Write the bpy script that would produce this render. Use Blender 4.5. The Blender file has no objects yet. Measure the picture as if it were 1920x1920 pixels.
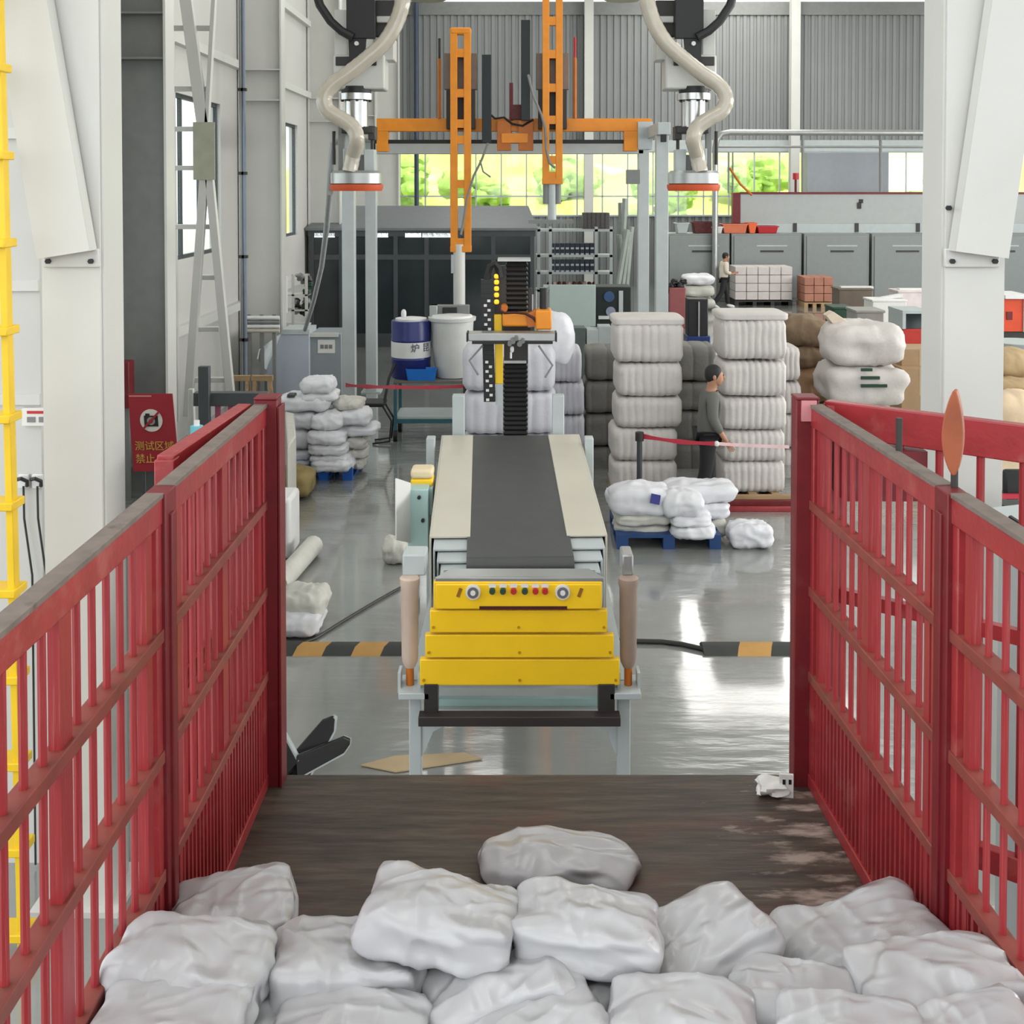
import bpy, bmesh, math, random
from mathutils import Vector, Matrix, Euler, noise

SC = bpy.context.scene
COL = SC.collection
R = math.radians

# ------------------------------------------------------------------ camera
F, CX, CY, PITCH, CAMZ = 2100.0, 975.0, 405.0, R(1.5), 3.8
cam_d = bpy.data.cameras.new('camera'); cam = bpy.data.objects.new('camera', cam_d); COL.objects.link(cam)
cam.location = (0, 0, CAMZ); cam.rotation_euler = (R(90) - PITCH, 0, 0)
cam_d.sensor_width = 36.0; cam_d.lens = F / 1920 * 36.0
cam_d.shift_x = -(CX - 960) / 1920; cam_d.shift_y = -(960 - CY) / 1920
cam_d.clip_end = 500
SC.camera = cam

# ------------------------------------------------------------------ world, sun, daylight
SC.view_settings.view_transform = 'Standard'; SC.view_settings.look = 'None'
SC.view_settings.gamma = 1.0; SC.view_settings.use_curve_mapping = False
SC.view_settings.exposure = 0.62
SC.cycles.max_bounces = 4; SC.cycles.diffuse_bounces = 2; SC.cycles.glossy_bounces = 3; SC.cycles.transmission_bounces = 2; SC.cycles.transparent_max_bounces = 6
SC.cycles.caustics_reflective = False; SC.cycles.caustics_refractive = False
w = bpy.data.worlds.new('sky'); SC.world = w; w.use_nodes = True
bg = w.node_tree.nodes['Background']; bg.inputs[0].default_value = (0.93, 0.97, 1.0, 1); bg.inputs[1].default_value = 1.7
sd = bpy.data.lights.new('sun', 'SUN'); sd.energy = 3.5; sd.angle = R(2); sd.color = (1.0, 0.95, 0.85)
so = bpy.data.objects.new('sun', sd); COL.objects.link(so)
so.rotation_euler = Vector((-0.35, 0.62, -0.9)).to_track_quat('-Z', 'Y').to_euler()

def area(name, loc, sx, sy, power, direction=(0, 0, -1), color=(1, 1, 1)):
    d = bpy.data.lights.new(name, 'AREA'); d.shape = 'RECTANGLE'; d.size = sx; d.size_y = sy; d.energy = power; d.color = color
    o = bpy.data.objects.new(name, d); COL.objects.link(o); o.location = loc
    o.rotation_euler = Vector(direction).to_track_quat('-Z', 'Y').to_euler()
    return o
# roof-light strips (daylight through the roof) and the window band of the right-hand wall
for i, yy in enumerate((-6, 5, 16, 27, 38)):
    for j, xx in enumerate((-1.5, 8.5, 18)):
        area('roof_light', (xx, yy, 12.05), 2.6, 6.0, 105, color=(1.0, 0.99, 0.96))
area('roof_light', (7.6, 37.5, 12.0), 5.0, 9.0, 420, color=(1.0, 0.97, 0.92))
area('side_daylight', (24.0, 14, 5.0), 24, 5.0, 2300, direction=(-1, 0, -0.12), color=(1, 0.98, 0.95))

# ------------------------------------------------------------------ pixel <-> place helpers
_c, _s = math.cos(PITCH), math.sin(PITCH)
def ray(px, py):
    x = (px - CX) / F; z = -(py - CY) / F
    return Vector((x, _c + z * _s, -_s + z * _c))
def P(px, py, Y):
    d = ray(px, py); t = Y / d.y
    return Vector((d.x * t, Y, CAMZ + d.z * t))
def G(px, py, z=0.0):
    d = ray(px, py); t = (z - CAMZ) / d.z
    return Vector((d.x * t, d.y * t, z))
def mpp(Y): return Y / F

# ------------------------------------------------------------------ materials
def lin(c):
    return tuple(((v / 255) / 12.92 if v / 255 <= 0.04045 else (((v / 255) + 0.055) / 1.055) ** 2.4) for v in c)
MATS = {}
def mat(name, rgb, rough=0.5, metal=0.0, var=0.08, vscale=6.0, bump=0.0, bscale=40.0, rgb2=None, mix2=0.0, scale2=3.0,
        stretch=(1, 1, 1), emit=0.0, coat=0.0, spec=0.5, alpha=None, detail=4.0, thr=0.55):
    if name in MATS: return MATS[name]
    m = bpy.data.materials.new(name); m.use_nodes = True; MATS[name] = m
    nt = m.node_tree; n = nt.nodes; L = nt.links; b = n['Principled BSDF']
    b.inputs['Roughness'].default_value = rough; b.inputs['Metallic'].default_value = metal
    b.inputs['Specular IOR Level'].default_value = spec
    if coat: b.inputs['Coat Weight'].default_value = coat; b.inputs['Coat Roughness'].default_value = 0.08
    c = lin(rgb)
    tc = n.new('ShaderNodeTexCoord'); mp = n.new('ShaderNodeMapping'); mp.inputs['Scale'].default_value = stretch
    L.new(tc.outputs['Object'], mp.inputs[0])
    nz = n.new('ShaderNodeTexNoise'); nz.inputs['Scale'].default_value = vscale; nz.inputs['Detail'].default_value = detail
    L.new(mp.outputs[0], nz.inputs['Vector'])
    rp = n.new('ShaderNodeMapRange'); rp.inputs['From Min'].default_value = 0.3; rp.inputs['From Max'].default_value = 0.7
    rp.inputs['To Min'].default_value = 1 - var; rp.inputs['To Max'].default_value = 1 + var
    L.new(nz.outputs['Fac'], rp.inputs['Value'])
    mx = n.new('ShaderNodeMix'); mx.data_type = 'RGBA'; mx.blend_type = 'MULTIPLY'; mx.inputs['Factor'].default_value = 1
    mx.inputs['A'].default_value = (*c, 1); L.new(rp.outputs[0], mx.inputs['B'])
    out = mx.outputs['Result']
    if rgb2:
        n2 = n.new('ShaderNodeTexNoise'); n2.inputs['Scale'].default_value = scale2; n2.inputs['Detail'].default_value = 8; n2.inputs['Roughness'].default_value = 0.65
        L.new(mp.outputs[0], n2.inputs['Vector'])
        r2 = n.new('ShaderNodeMapRange'); r2.inputs['From Min'].default_value = thr; r2.inputs['From Max'].default_value = thr + 0.13; r2.inputs['To Max'].default_value = mix2
        L.new(n2.outputs['Fac'], r2.inputs['Value'])
        m2 = n.new('ShaderNodeMix'); m2.data_type = 'RGBA'; m2.inputs['B'].default_value = (*lin(rgb2), 1)
        L.new(out, m2.inputs['A']); L.new(r2.outputs[0], m2.inputs['Factor']); out = m2.outputs['Result']
    L.new(out, b.inputs['Base Color'])
    if bump:
        nb = n.new('ShaderNodeTexNoise'); nb.inputs['Scale'].default_value = bscale; nb.inputs['Detail'].default_value = 5
        L.new(mp.outputs[0], nb.inputs['Vector'])
        bp = n.new('ShaderNodeBump'); bp.inputs['Strength'].default_value = bump; bp.inputs['Distance'].default_value = 0.02
        L.new(nb.outputs['Fac'], bp.inputs['Height']); L.new(bp.outputs[0], b.inputs['Normal'])
    if emit:
        b.inputs['Emission Color'].default_value = (*c, 1); b.inputs['Emission Strength'].default_value = emit
    return m

RED = mat('red_paint', (156, 48, 52), 0.36, var=0.12, vscale=9, rgb2=(178, 104, 96), mix2=0.5, scale2=5, bump=0.1, bscale=30)
REDD = mat('dark_red_paint', (112, 22, 30), 0.5, var=0.12, vscale=9, rgb2=(120, 70, 66), mix2=0.4, scale2=5)
WORN = mat('worn_rail_top', (118, 106, 98), 0.7, var=0.2, vscale=14, rgb2=(70, 60, 55), mix2=0.8, scale2=7)
WSTEEL = mat('white_steel', (212, 212, 206), 0.38, var=0.03, vscale=2)
WALLM = mat('white_wall_sheet', (204, 203, 198), 0.5, var=0.03, vscale=1.0)
GSTEEL = mat('grey_steel', (130, 132, 130), 0.45, var=0.06)
GWALL = mat('grey_corrugated_sheet', (136, 139, 138), 0.45, var=0.04, vscale=0.7)
SACK = mat('white_sack_plastic', (186, 186, 188), 0.28, var=0.06, vscale=5, coat=0.12)
def crinkle(m, scale=5.0, strength=0.5, dist=0.03, stretch=(1, 1.6, 1.2)):
    nt = m.node_tree; n = nt.nodes; L = nt.links; b = n['Principled BSDF']
    tc = n.new('ShaderNodeTexCoord'); mp = n.new('ShaderNodeMapping'); mp.inputs['Scale'].default_value = stretch
    L.new(tc.outputs['Object'], mp.inputs[0])
    a = n.new('ShaderNodeTexNoise'); a.noise_type = 'RIDGED_MULTIFRACTAL'; a.normalize = True
    a.inputs['Scale'].default_value = scale; a.inputs['Detail'].default_value = 3; a.inputs['Distortion'].default_value = 0.6
    L.new(mp.outputs[0], a.inputs['Vector'])
    bp = n.new('ShaderNodeBump'); bp.inputs['Strength'].default_value = strength; bp.inputs['Distance'].default_value = dist
    L.new(a.outputs['Fac'], bp.inputs['Height']); L.new(bp.outputs[0], b.inputs['Normal'])
    return m
SACK2 = mat('white_woven_sack', (226, 226, 230), 0.5, var=0.05, vscale=5, bump=0.4, bscale=14, stretch=(1, 2, 1))
SACKD = mat('off_white_woven_sack', (205, 203, 194), 0.55, var=0.06, vscale=5, bump=0.4, bscale=14)
crinkle(SACK, 5.5, 0.9, 0.06); crinkle(SACK2, 4.0, 0.5, 0.03); crinkle(SACKD, 4.0, 0.5, 0.03)
RAILM = mat('rusty_red_rail', (134, 62, 54), 0.55, var=0.18, vscale=9, rgb2=(120, 88, 72), mix2=0.6, scale2=6)
SMEAR = crinkle(mat('smeared_sack_plastic', (186, 186, 188), 0.3, var=0.06, vscale=5, coat=0.12, rgb2=(128, 104, 98), mix2=0.55, scale2=2.2, thr=0.56, stretch=(1, 2.5, 1)), 5.5, 0.9, 0.06)
BALE = mat('pale_bale_fabric', (214, 208, 203), 0.6, var=0.06, vscale=4, bump=0.25, bscale=22)
BALE_SHADED = mat('grey_bale_fabric', (118, 117, 112), 0.65, var=0.08, vscale=4, bump=0.3, bscale=20)  # grey cloth plus the shade between the stacks, both in the base colour
BALEB = mat('bluish_bale_fabric', (206, 205, 212), 0.6, var=0.05, vscale=4, bump=0.25, bscale=22)
YEL = mat('yellow_enamel', (255, 208, 34), 0.38, var=0.04, vscale=5)
YELB = mat('bright_yellow_rail', (240, 200, 30), 0.4, var=0.05)
ORG = mat('orange_enamel', (238, 146, 28), 0.42, var=0.07, vscale=5)
DORG = mat('dark_orange_enamel', (196, 110, 30), 0.45, var=0.1)
BELT = mat('belt_rubber', (74, 75, 74), 0.6, var=0.06, vscale=8)
BEIGE = mat('beige_cover', (200, 194, 178), 0.4, var=0.04, vscale=3)
LGREY = mat('light_grey_enamel', (188, 196, 196), 0.4, var=0.04)
TEAL = mat('pale_teal_enamel', (176, 206, 202), 0.4, var=0.04)
BLACK = mat('black_rubber', (24, 25, 25), 0.5, var=0.1)
DARK = mat('dark_steel', (48, 46, 44), 0.5, var=0.1)
CHROME = mat('bright_metal', (190, 190, 188), 0.25, metal=0.85, var=0.05)
ALU = mat('aluminium', (168, 170, 168), 0.35, metal=0.6, var=0.06)
BLUE = mat('blue_plastic', (28, 92, 180), 0.4, var=0.08)
NAVY = mat('navy_drum_paint', (36, 46, 112), 0.35, var=0.06)
WHITEP = mat('white_plastic', (228, 228, 226), 0.45, var=0.03)
PAPER = mat('white_paper', (232, 231, 226), 0.7, var=0.03)
BROWN = mat('brown_sack', (128, 106, 82), 0.7, var=0.14, vscale=5, bump=0.4, bscale=14)
TAN = mat('tan_sack', (188, 162, 122), 0.7, var=0.1, vscale=5, bump=0.3, bscale=14)
CARD = mat('cardboard', (196, 172, 136), 0.7, var=0.06)
WOOD = mat('pale_wood', (176, 146, 108), 0.7, var=0.14, vscale=4, stretch=(1, 6, 6))
RUSTW = mat('worn_wood_paddle', (160, 84, 52), 0.6, var=0.2, vscale=8)
TUBE = mat('clear_hose_plastic', (196, 188, 172), 0.22, var=0.06, vscale=8, coat=0.5)
SLEEVE = mat('kraft_wrapped_sleeve', (206, 184, 168), 0.5, var=0.08, vscale=6)
DGLASS = mat('dark_tinted_panel', (36, 44, 46), 0.12, var=0.2, vscale=1.5, spec=0.6)
DFRAME = mat('dark_grey_frame', (66, 70, 72), 0.45, var=0.08)
TGREY = mat('machine_grey', (132, 138, 134), 0.45, var=0.04)
REDP = mat('red_plastic', (190, 40, 46), 0.45, var=0.08)
SIGNR = mat('sign_red', (150, 26, 40), 0.5, var=0.05)
SIGNY = mat('sign_yellow_print', (206, 160, 70), 0.6, var=0.03)
SIGNW = mat('sign_white_print', (214, 210, 200), 0.6, var=0.03)
SKIN = mat('skin', (186, 136, 108), 0.55, var=0.05)
HAIR = mat('black_hair', (26, 24, 24), 0.6, var=0.1)
SHIRT = mat('cream_shirt', (224, 214, 196), 0.7, var=0.04)
SHIRT2 = mat('grey_shirt', (104, 104, 98), 0.7, var=0.06)
TROUS = mat('black_trousers', (28, 28, 30), 0.7, var=0.08)
GRASS = mat('grass_bank', (186, 196, 96), 0.8, var=0.3, vscale=0.35, rgb2=(226, 222, 150), mix2=0.8, scale2=0.25)
LEAF = mat('leaf_green', (150, 184, 84), 0.7, var=0.25, vscale=2)
ASPH = mat('outside_concrete', (150, 148, 142), 0.8, var=0.08)
TAPE = mat('red_belt_tape', (196, 54, 72), 0.5, var=0.06)
REFLM = mat('lit_tube', (245, 250, 250), 0.4, var=0.0, emit=1.2)  # reflections of lamps, painted as a glowing material
LAMPY = mat('yellow_lamp', (255, 196, 40), 0.4, var=0.0, emit=0.5)
GLABEL = mat('blue_print', (40, 46, 130), 0.5, var=0.05)
PURPLE = mat('faded_magenta', (150, 70, 96), 0.5, var=0.05)
MIXRED = mat('dark_red_mix', (96, 40, 40), 0.6, var=0.3, vscale=8)
GREENN = mat('dark_green', (36, 70, 52), 0.6, var=0.15)
CYAN = mat('cyan_print', (110, 196, 206), 0.5, var=0.1)

# glossy epoxy floor
def floor_mat():
    m = mat('epoxy_floor', (142, 144, 140), 0.16, var=0.1, vscale=0.9, spec=0.6)
    nt = m.node_tree; n = nt.nodes; L = nt.links; b = n['Principled BSDF']
    tc = n.new('ShaderNodeTexCoord'); mp = n.new('ShaderNodeMapping'); mp.inputs['Scale'].default_value = (0.7, 2.6, 1)
    L.new(tc.outputs['Object'], mp.inputs[0])
    nb = n.new('ShaderNodeTexNoise'); nb.inputs['Scale'].default_value = 2.2; nb.inputs['Detail'].default_value = 4
    L.new(mp.outputs[0], nb.inputs['Vector'])
    bp = n.new('ShaderNodeBump'); bp.inputs['Strength'].default_value = 0.22; bp.inputs['Distance'].default_value = 0.05
    L.new(nb.outputs['Fac'], bp.inputs['Height']); L.new(bp.outputs[0], b.inputs['Normal'])
    b.inputs['Coat Weight'].default_value = 1.0; b.inputs['Coat Roughness'].default_value = 0.07; b.inputs['Coat IOR'].default_value = 1.55
    return m
FLOOR = floor_mat()

# worn timber deck of the lorry: long dark grain, reddish paint remains and pale dust
def deck_mat():
    m = bpy.data.materials.new('worn_timber_deck'); m.use_nodes = True
    nt = m.node_tree; n = nt.nodes; L = nt.links; b = n['Principled BSDF']; b.inputs['Roughness'].default_value = 0.55
    tc = n.new('ShaderNodeTexCoord')
    def nz(scale, st, det=8, ro=0.6):
        mp = n.new('ShaderNodeMapping'); mp.inputs['Scale'].default_value = st; L.new(tc.outputs['Object'], mp.inputs[0])
        t = n.new('ShaderNodeTexNoise'); t.inputs['Scale'].default_value = scale; t.inputs['Detail'].default_value = det; t.inputs['Roughness'].default_value = ro
        L.new(mp.outputs[0], t.inputs['Vector']); return t.outputs['Fac']
    def ramp(f, stops):
        r = n.new('ShaderNodeValToRGB'); e = r.color_ramp.elements
        while len(e) < len(stops): e.new(0.5)
        for el, (p, c) in zip(e, stops): el.position = p; el.color = (*lin(c), 1)
        L.new(f, r.inputs[0]); return r.outputs[0]
    base = ramp(nz(3.0, (1, 9, 1)), [(0.3, (46, 38, 34)), (0.5, (72, 62, 54)), (0.72, (98, 86, 74))])
    def over(a, bcol, f, lo, hi, amt):
        r = n.new('ShaderNodeMapRange'); r.inputs['From Min'].default_value = lo; r.inputs['From Max'].default_value = hi; r.inputs['To Max'].default_value = amt
        L.new(f, r.inputs['Value'])
        x = n.new('ShaderNodeMix'); x.data_type = 'RGBA'; L.new(a, x.inputs['A']); x.inputs['B'].default_value = (*lin(bcol), 1); L.new(r.outputs[0], x.inputs['Factor'])
        return x.outputs['Result']
    o = over(base, (98, 58, 50), nz(2.2, (1, 2.2, 1)), 0.52, 0.66, 0.5)
    # pale dust gathered along the side of the deck (x > 0.75)
    sp = n.new('ShaderNodeSeparateXYZ'); L.new(tc.outputs['Object'], sp.inputs[0])
    ex = n.new('ShaderNodeMapRange'); ex.inputs['From Min'].default_value = 0.55; ex.inputs['From Max'].default_value = 1.15; L.new(sp.outputs[0], ex.inputs['Value'])
    ad = n.new('ShaderNodeMath'); ad.operation = 'MULTIPLY_ADD'; ad.inputs[1].default_value = 0.22
    L.new(ex.outputs[0], ad.inputs[0]); L.new(nz(3.2, (1.3, 4, 1)), ad.inputs[2])
    o = over(o, (178, 160, 148), ad.outputs[0], 0.72, 0.86, 0.85)
    L.new(o, b.inputs['Base Color'])
    bp = n.new('ShaderNodeBump'); bp.inputs['Strength'].default_value = 0.4; bp.inputs['Distance'].default_value = 0.01
    L.new(nz(6, (1, 10, 1)), bp.inputs['Height']); L.new(bp.outputs[0], b.inputs['Normal'])
    return m
DECK = deck_mat()

def glass_mat():
    m = bpy.data.materials.new('window_glass'); m.use_nodes = True; nt = m.node_tree; n = nt.nodes
    n.remove(n['Principled BSDF']); out = n['Material Output']
    t = n.new('ShaderNodeBsdfTransparent'); t.inputs[0].default_value = (0.95, 0.98, 0.97, 1)
    g = n.new('ShaderNodeBsdfGlossy'); g.inputs['Roughness'].default_value = 0.05
    x = n.new('ShaderNodeMixShader'); x.inputs[0].default_value = 0.07
    nt.links.new(t.outputs[0], x.inputs[1]); nt.links.new(g.outputs[0], x.inputs[2]); nt.links.new(x.outputs[0], out.inputs[0])
    return m
GLASS = glass_mat()

# ------------------------------------------------------------------ mesh building
class MB:
    def __init__(s): s.v = []; s.f = []
    def add(s, vs, fs):
        o = len(s.v); s.v += [tuple(v) for v in vs]; s.f += [tuple(i + o for i in f) for f in fs]; return s
    def box(s, x0, x1, y0, y1, z0, z1):
        return s.add([(x0, y0, z0), (x1, y0, z0), (x1, y1, z0), (x0, y1, z0), (x0, y0, z1), (x1, y0, z1), (x1, y1, z1), (x0, y1, z1)],
                     [(0, 3, 2, 1), (4, 5, 6, 7), (0, 1, 5, 4), (1, 2, 6, 5), (2, 3, 7, 6), (3, 0, 4, 7)])
    def obox(s, c, size, rot=None):
        h = Vector(size) / 2; M = rot if rot is not None else Matrix.Identity(3); c = Vector(c)
        vs = [c + M @ Vector((sx * h.x, sy * h.y, sz * h.z)) for sz in (-1, 1) for sx, sy in ((-1, -1), (1, -1), (1, 1), (-1, 1))]
        return s.add(vs, [(0, 3, 2, 1), (4, 5, 6, 7), (0, 1, 5, 4), (1, 2, 6, 5), (2, 3, 7, 6), (3, 0, 4, 7)])
    def beam(s, p, q, w, h, up=(0, 0, 1)):
        p, q = Vector(p), Vector(q); d = (q - p); l = d.length; d.normalize(); u = Vector(up)
        x = d.cross(u)
        if x.length < 1e-4: x = d.cross(Vector((0, 1, 0)))
        x.normalize(); z = x.cross(d).normalized()
        M = Matrix((x, d, z)).transposed()
        return s.obox((p + q) / 2, (w, l, h), M)
    def tube(s, pts, r, n=8, cap=True):
        pts = [Vector(p) for p in pts]; rs = r if isinstance(r, (list, tuple)) else [r] * len(pts)
        t0 = (pts[1] - pts[0]).normalized(); a = Vector((0, 0, 1)) if abs(t0.z) < 0.9 else Vector((1, 0, 0))
        u = t0.cross(a).normalized(); vs = []; m = len(pts)
        for i, p in enumerate(pts):
            t = (pts[min(i + 1, m - 1)] - pts[max(i - 1, 0)]).normalized()
            u = (u - t * u.dot(t)).normalized(); v = t.cross(u)
            for k in range(n):
                an = 2 * math.pi * k / n; vs.append(p + (u * math.cos(an) + v * math.sin(an)) * rs[i])
        fs = []
        for i in range(m - 1):
            for k in range(n):
                fs.append((i * n + k, i * n + (k + 1) % n, (i + 1) * n + (k + 1) % n, (i + 1) * n + k))
        if cap: fs.append(tuple(range(n - 1, -1, -1))); fs.append(tuple((m - 1) * n + k for k in range(n)))
        return s.add(vs, fs)
    def cyl(s, p, q, r, r2=None, n=16): return s.tube([p, q], [r, r if r2 is None else r2], n)
    def lathe(s, prof, c, n=24):
        c = Vector(c); vs = []; fs = []; m = len(prof)
        for r, z in prof:
            for k in range(n):
                a = 2 * math.pi * k / n; vs.append(c + Vector((r * math.cos(a), r * math.sin(a), z)))
        for i in range(m - 1):
            for k in range(n): fs.append((i * n + k, i * n + (k + 1) % n, (i + 1) * n + (k + 1) % n, (i + 1) * n + k))
        fs.append(tuple(range(n - 1, -1, -1))); fs.append(tuple((m - 1) * n + k for k in range(n)))
        return s.add(vs, fs)
    def prism(s, poly, ext):
        poly = [Vector(p) for p in poly]; e = Vector(ext); n = len(poly)
        vs = poly + [p + e for p in poly]
        fs = [tuple(range(n - 1, -1, -1)), tuple(range(n, 2 * n))] + [(i, (i + 1) % n, n + (i + 1) % n, n + i) for i in range(n)]
        return s.add(vs, fs)
    def pill(s, c, size, p=4.0, n=8, lump=0.0, seed=0):
        vs, fs = quadric(n, n, n, p)
        c = Vector(c); h = Vector(size) / 2; rnd = seed * 3.1
        out = []
        for v in vs:
            q = Vector((v.x * h.x, v.y * h.y, v.z * h.z))
            if lump: q *= 1 + lump * noise.noise(Vector((v.x * 1.7 + rnd, v.y * 1.7, v.z * 1.7)))
            out.append(c + q)
        return s.add(out, fs)
    def mesh(s, name, m=None, smooth=True, fix=True):
        me = bpy.data.meshes.new(name); me.from_pydata(s.v, [], s.f)
        if fix:
            bm = bmesh.new(); bm.from_mesh(me); bmesh.ops.recalc_face_normals(bm, faces=bm.faces); bm.to_mesh(me); bm.free()
        if smooth:
            me.polygons.foreach_set('use_smooth', [True] * len(me.polygons)); me.set_sharp_from_angle(angle=R(38))
        if m: me.materials.append(m)
        me.update(); return me
    def done(s, name, m, parent=None, bevel=0.0, smooth=True):
        o = bpy.data.objects.new(name, s.mesh(name, m, smooth)); COL.objects.link(o)
        if bevel:
            b = o.modifiers.new('bevel', 'BEVEL'); b.width = bevel; b.segments = 2; b.limit_method = 'ANGLE'; b.angle_limit = R(40)
        if parent is not None: adopt(o, parent)
        return o

def adopt(o, parent):
    o.parent = parent
    if parent.type == 'EMPTY': o.matrix_parent_inverse = Matrix.Translation(-Vector(parent.location))

def quadric(nx, ny, nz, p):
    """cube grid blown up to a superquadric of exponent p, unit half-size"""
    idx = {}; vs = []; fs = []
    def vid(i, j, k):
        key = (i, j, k)
        if key not in idx:
            d = Vector((math.tan((2 * i / nx - 1) * math.pi / 4), math.tan((2 * j / ny - 1) * math.pi / 4), math.tan((2 * k / nz - 1) * math.pi / 4)))
            r = (abs(d.x) ** p + abs(d.y) ** p + abs(d.z) ** p) ** (-1 / p)
            idx[key] = len(vs); vs.append(d * r)
        return idx[key]
    for i in range(nx):
        for j in range(ny):
            fs.append((vid(i, j, 0), vid(i, j + 1, 0), vid(i + 1, j + 1, 0), vid(i + 1, j, 0)))
            fs.append((vid(i, j, nz), vid(i + 1, j, nz), vid(i + 1, j + 1, nz), vid(i, j + 1, nz)))
    for i in range(nx):
        for k in range(nz):
            fs.append((vid(i, 0, k), vid(i + 1, 0, k), vid(i + 1, 0, k + 1), vid(i, 0, k + 1)))
            fs.append((vid(i, ny, k), vid(i, ny, k + 1), vid(i + 1, ny, k + 1), vid(i + 1, ny, k)))
    for j in range(ny):
        for k in range(nz):
            fs.append((vid(0, j, k), vid(0, j, k + 1), vid(0, j + 1, k + 1), vid(0, j + 1, k)))
            fs.append((vid(nx, j, k), vid(nx, j + 1, k), vid(nx, j + 1, k + 1), vid(nx, j, k + 1)))
    return vs, fs

def tag(o, label=None, cat=None, group=None, kind=None):
    if label: o['label'] = label
    if cat: o['category'] = cat
    if group: o['group'] = group
    if kind: o['kind'] = kind
    return o
def thing(name, label, cat, loc=(0, 0, 0), group=None):
    o = bpy.data.objects.new(name, None); COL.objects.link(o); o.location = loc; o.empty_display_size = 0.1
    return tag(o, label, cat, group)
def struct(o): o['kind'] = 'structure'; return o
def inst(me, name, parent=None, loc=(0, 0, 0), rot=(0, 0, 0), scale=(1, 1, 1)):
    o = bpy.data.objects.new(name, me); COL.objects.link(o); o.location = loc; o.rotation_euler = rot; o.scale = scale
    if parent is not None: adopt(o, parent)
    return o
UNIT = {}
def unit_box(m):
    if m.name not in UNIT: UNIT[m.name] = MB().box(-.5, .5, -.5, .5, 0, 1).mesh('unit_' + m.name, m, False)
    return UNIT[m.name]
def rect(px0, py0, px1, py1, Y):
    a, b = P(px0, py1, Y), P(px1, py0, Y)
    return a.x, b.x, a.z, b.z
def text_obj(body, size, m, name, parent, M, extrude=0.002):
    cu = bpy.data.curves.new(name, 'FONT'); cu.body = body; cu.size = size; cu.extrude = extrude; cu.align_x = 'CENTER'; cu.align_y = 'CENTER'
    t = bpy.data.objects.new(name, cu); COL.objects.link(t)
    dg = bpy.context.evaluated_depsgraph_get(); dg.update()
    me = bpy.data.meshes.new_from_object(t.evaluated_get(dg)); bpy.data.objects.remove(t)
    me.materials.clear(); me.materials.append(m); me.transform(M)
    o = bpy.data.objects.new(name, me); COL.objects.link(o)
    if parent is not None: adopt(o, parent)
    return o
FACING = Matrix.Rotation(R(90), 4, 'X')      # text that faces the camera side (-y)

# ------------------------------------------------------------------ sacks and bales
def sack_mesh(L_, W_, H_, seed, n=16, p=3.6, m=None, lump=0.10, crease=0.012, flat=0.25):
    rnd = random.Random(seed); o = Vector((rnd.uniform(0, 50), rnd.uniform(0, 50), rnd.uniform(0, 50)))
    an = rnd.uniform(-0.8, 0.8); ca, sa = math.cos(an), math.sin(an)
    vs, fs = quadric(n, n, max(4, n // 2), p)
    out = []
    dents = [(rnd.uniform(-.8, .8), rnd.uniform(-.8, .8), rnd.uniform(.25, .5), rnd.uniform(-.12, .1)) for _ in range(4)]
    for v in vs:
        edge = max(abs(v.x), abs(v.y))
        z = v.z * (1 - 0.20 * edge ** 3)
        if z < 0: z = max(z, -1 + 0.05) * (1.0 if edge < .8 else 1.0)
        k = 1 + 0.05 * abs(v.x * v.y) ** 2                       # corners pulled out into ears
        q = Vector((v.x * L_ / 2 * k, v.y * W_ / 2 * k, z * H_ / 2))
        lw = noise.noise(Vector((v.x * 1.3, v.y * 1.3, v.z)) + o)
        q *= 1 + lump * lw
        for dx, dy, dr, da in dents:
            dd = ((v.x - dx) ** 2 + (v.y - dy) ** 2) / (dr * dr)
            if v.z > 0 and dd < 4: q.z += da * H_ * math.exp(-dd)
        x2, y2 = q.x * ca - q.y * sa, q.x * sa + q.y * ca
        f_ = 0.55 / max(L_, W_)
        c1 = 1 - abs(noise.noise(Vector((x2 * 2.6, y2 * 9, q.z * 6)) * f_ + o))
        c2 = 1 - abs(noise.noise(Vector((q.x * 10, q.y * 3.5, q.z * 7)) * f_ - o))
        nd = Vector((v.x * abs(v.x), v.y * abs(v.y), v.z * abs(v.z) * 1.2)).normalized()
        q += nd * crease * ((c1 ** 4) * 1.0 + (c2 ** 4) * 0.7 - 0.6)
        out.append(q)
    mb = MB(); mb.v = [tuple(q) for q in out]; mb.f = fs
    me = mb.mesh('sack', m or SACK, True, False)
    me.polygons.foreach_set('use_smooth', [True] * len(me.polygons))
    for e in me.edges: e.use_edge_sharp = False
    return me
def sack(label, loc, dims, rot=(0, 0, 0), seed=1, n=16, m=None, p=3.6, group=None, name='sack', cat='sack', crease=None, lump=0.10):
    L_, W_, H_ = dims
    me = sack_mesh(L_, W_, H_, seed, n, p, m, lump, 0.012 * min(1.6, L_ / 0.55) if crease is None else crease)
    o = bpy.data.objects.new(name, me); COL.objects.link(o); o.location = loc; o.rotation_euler = [R(a) for a in rot]
    return tag(o, label, cat, group)

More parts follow.
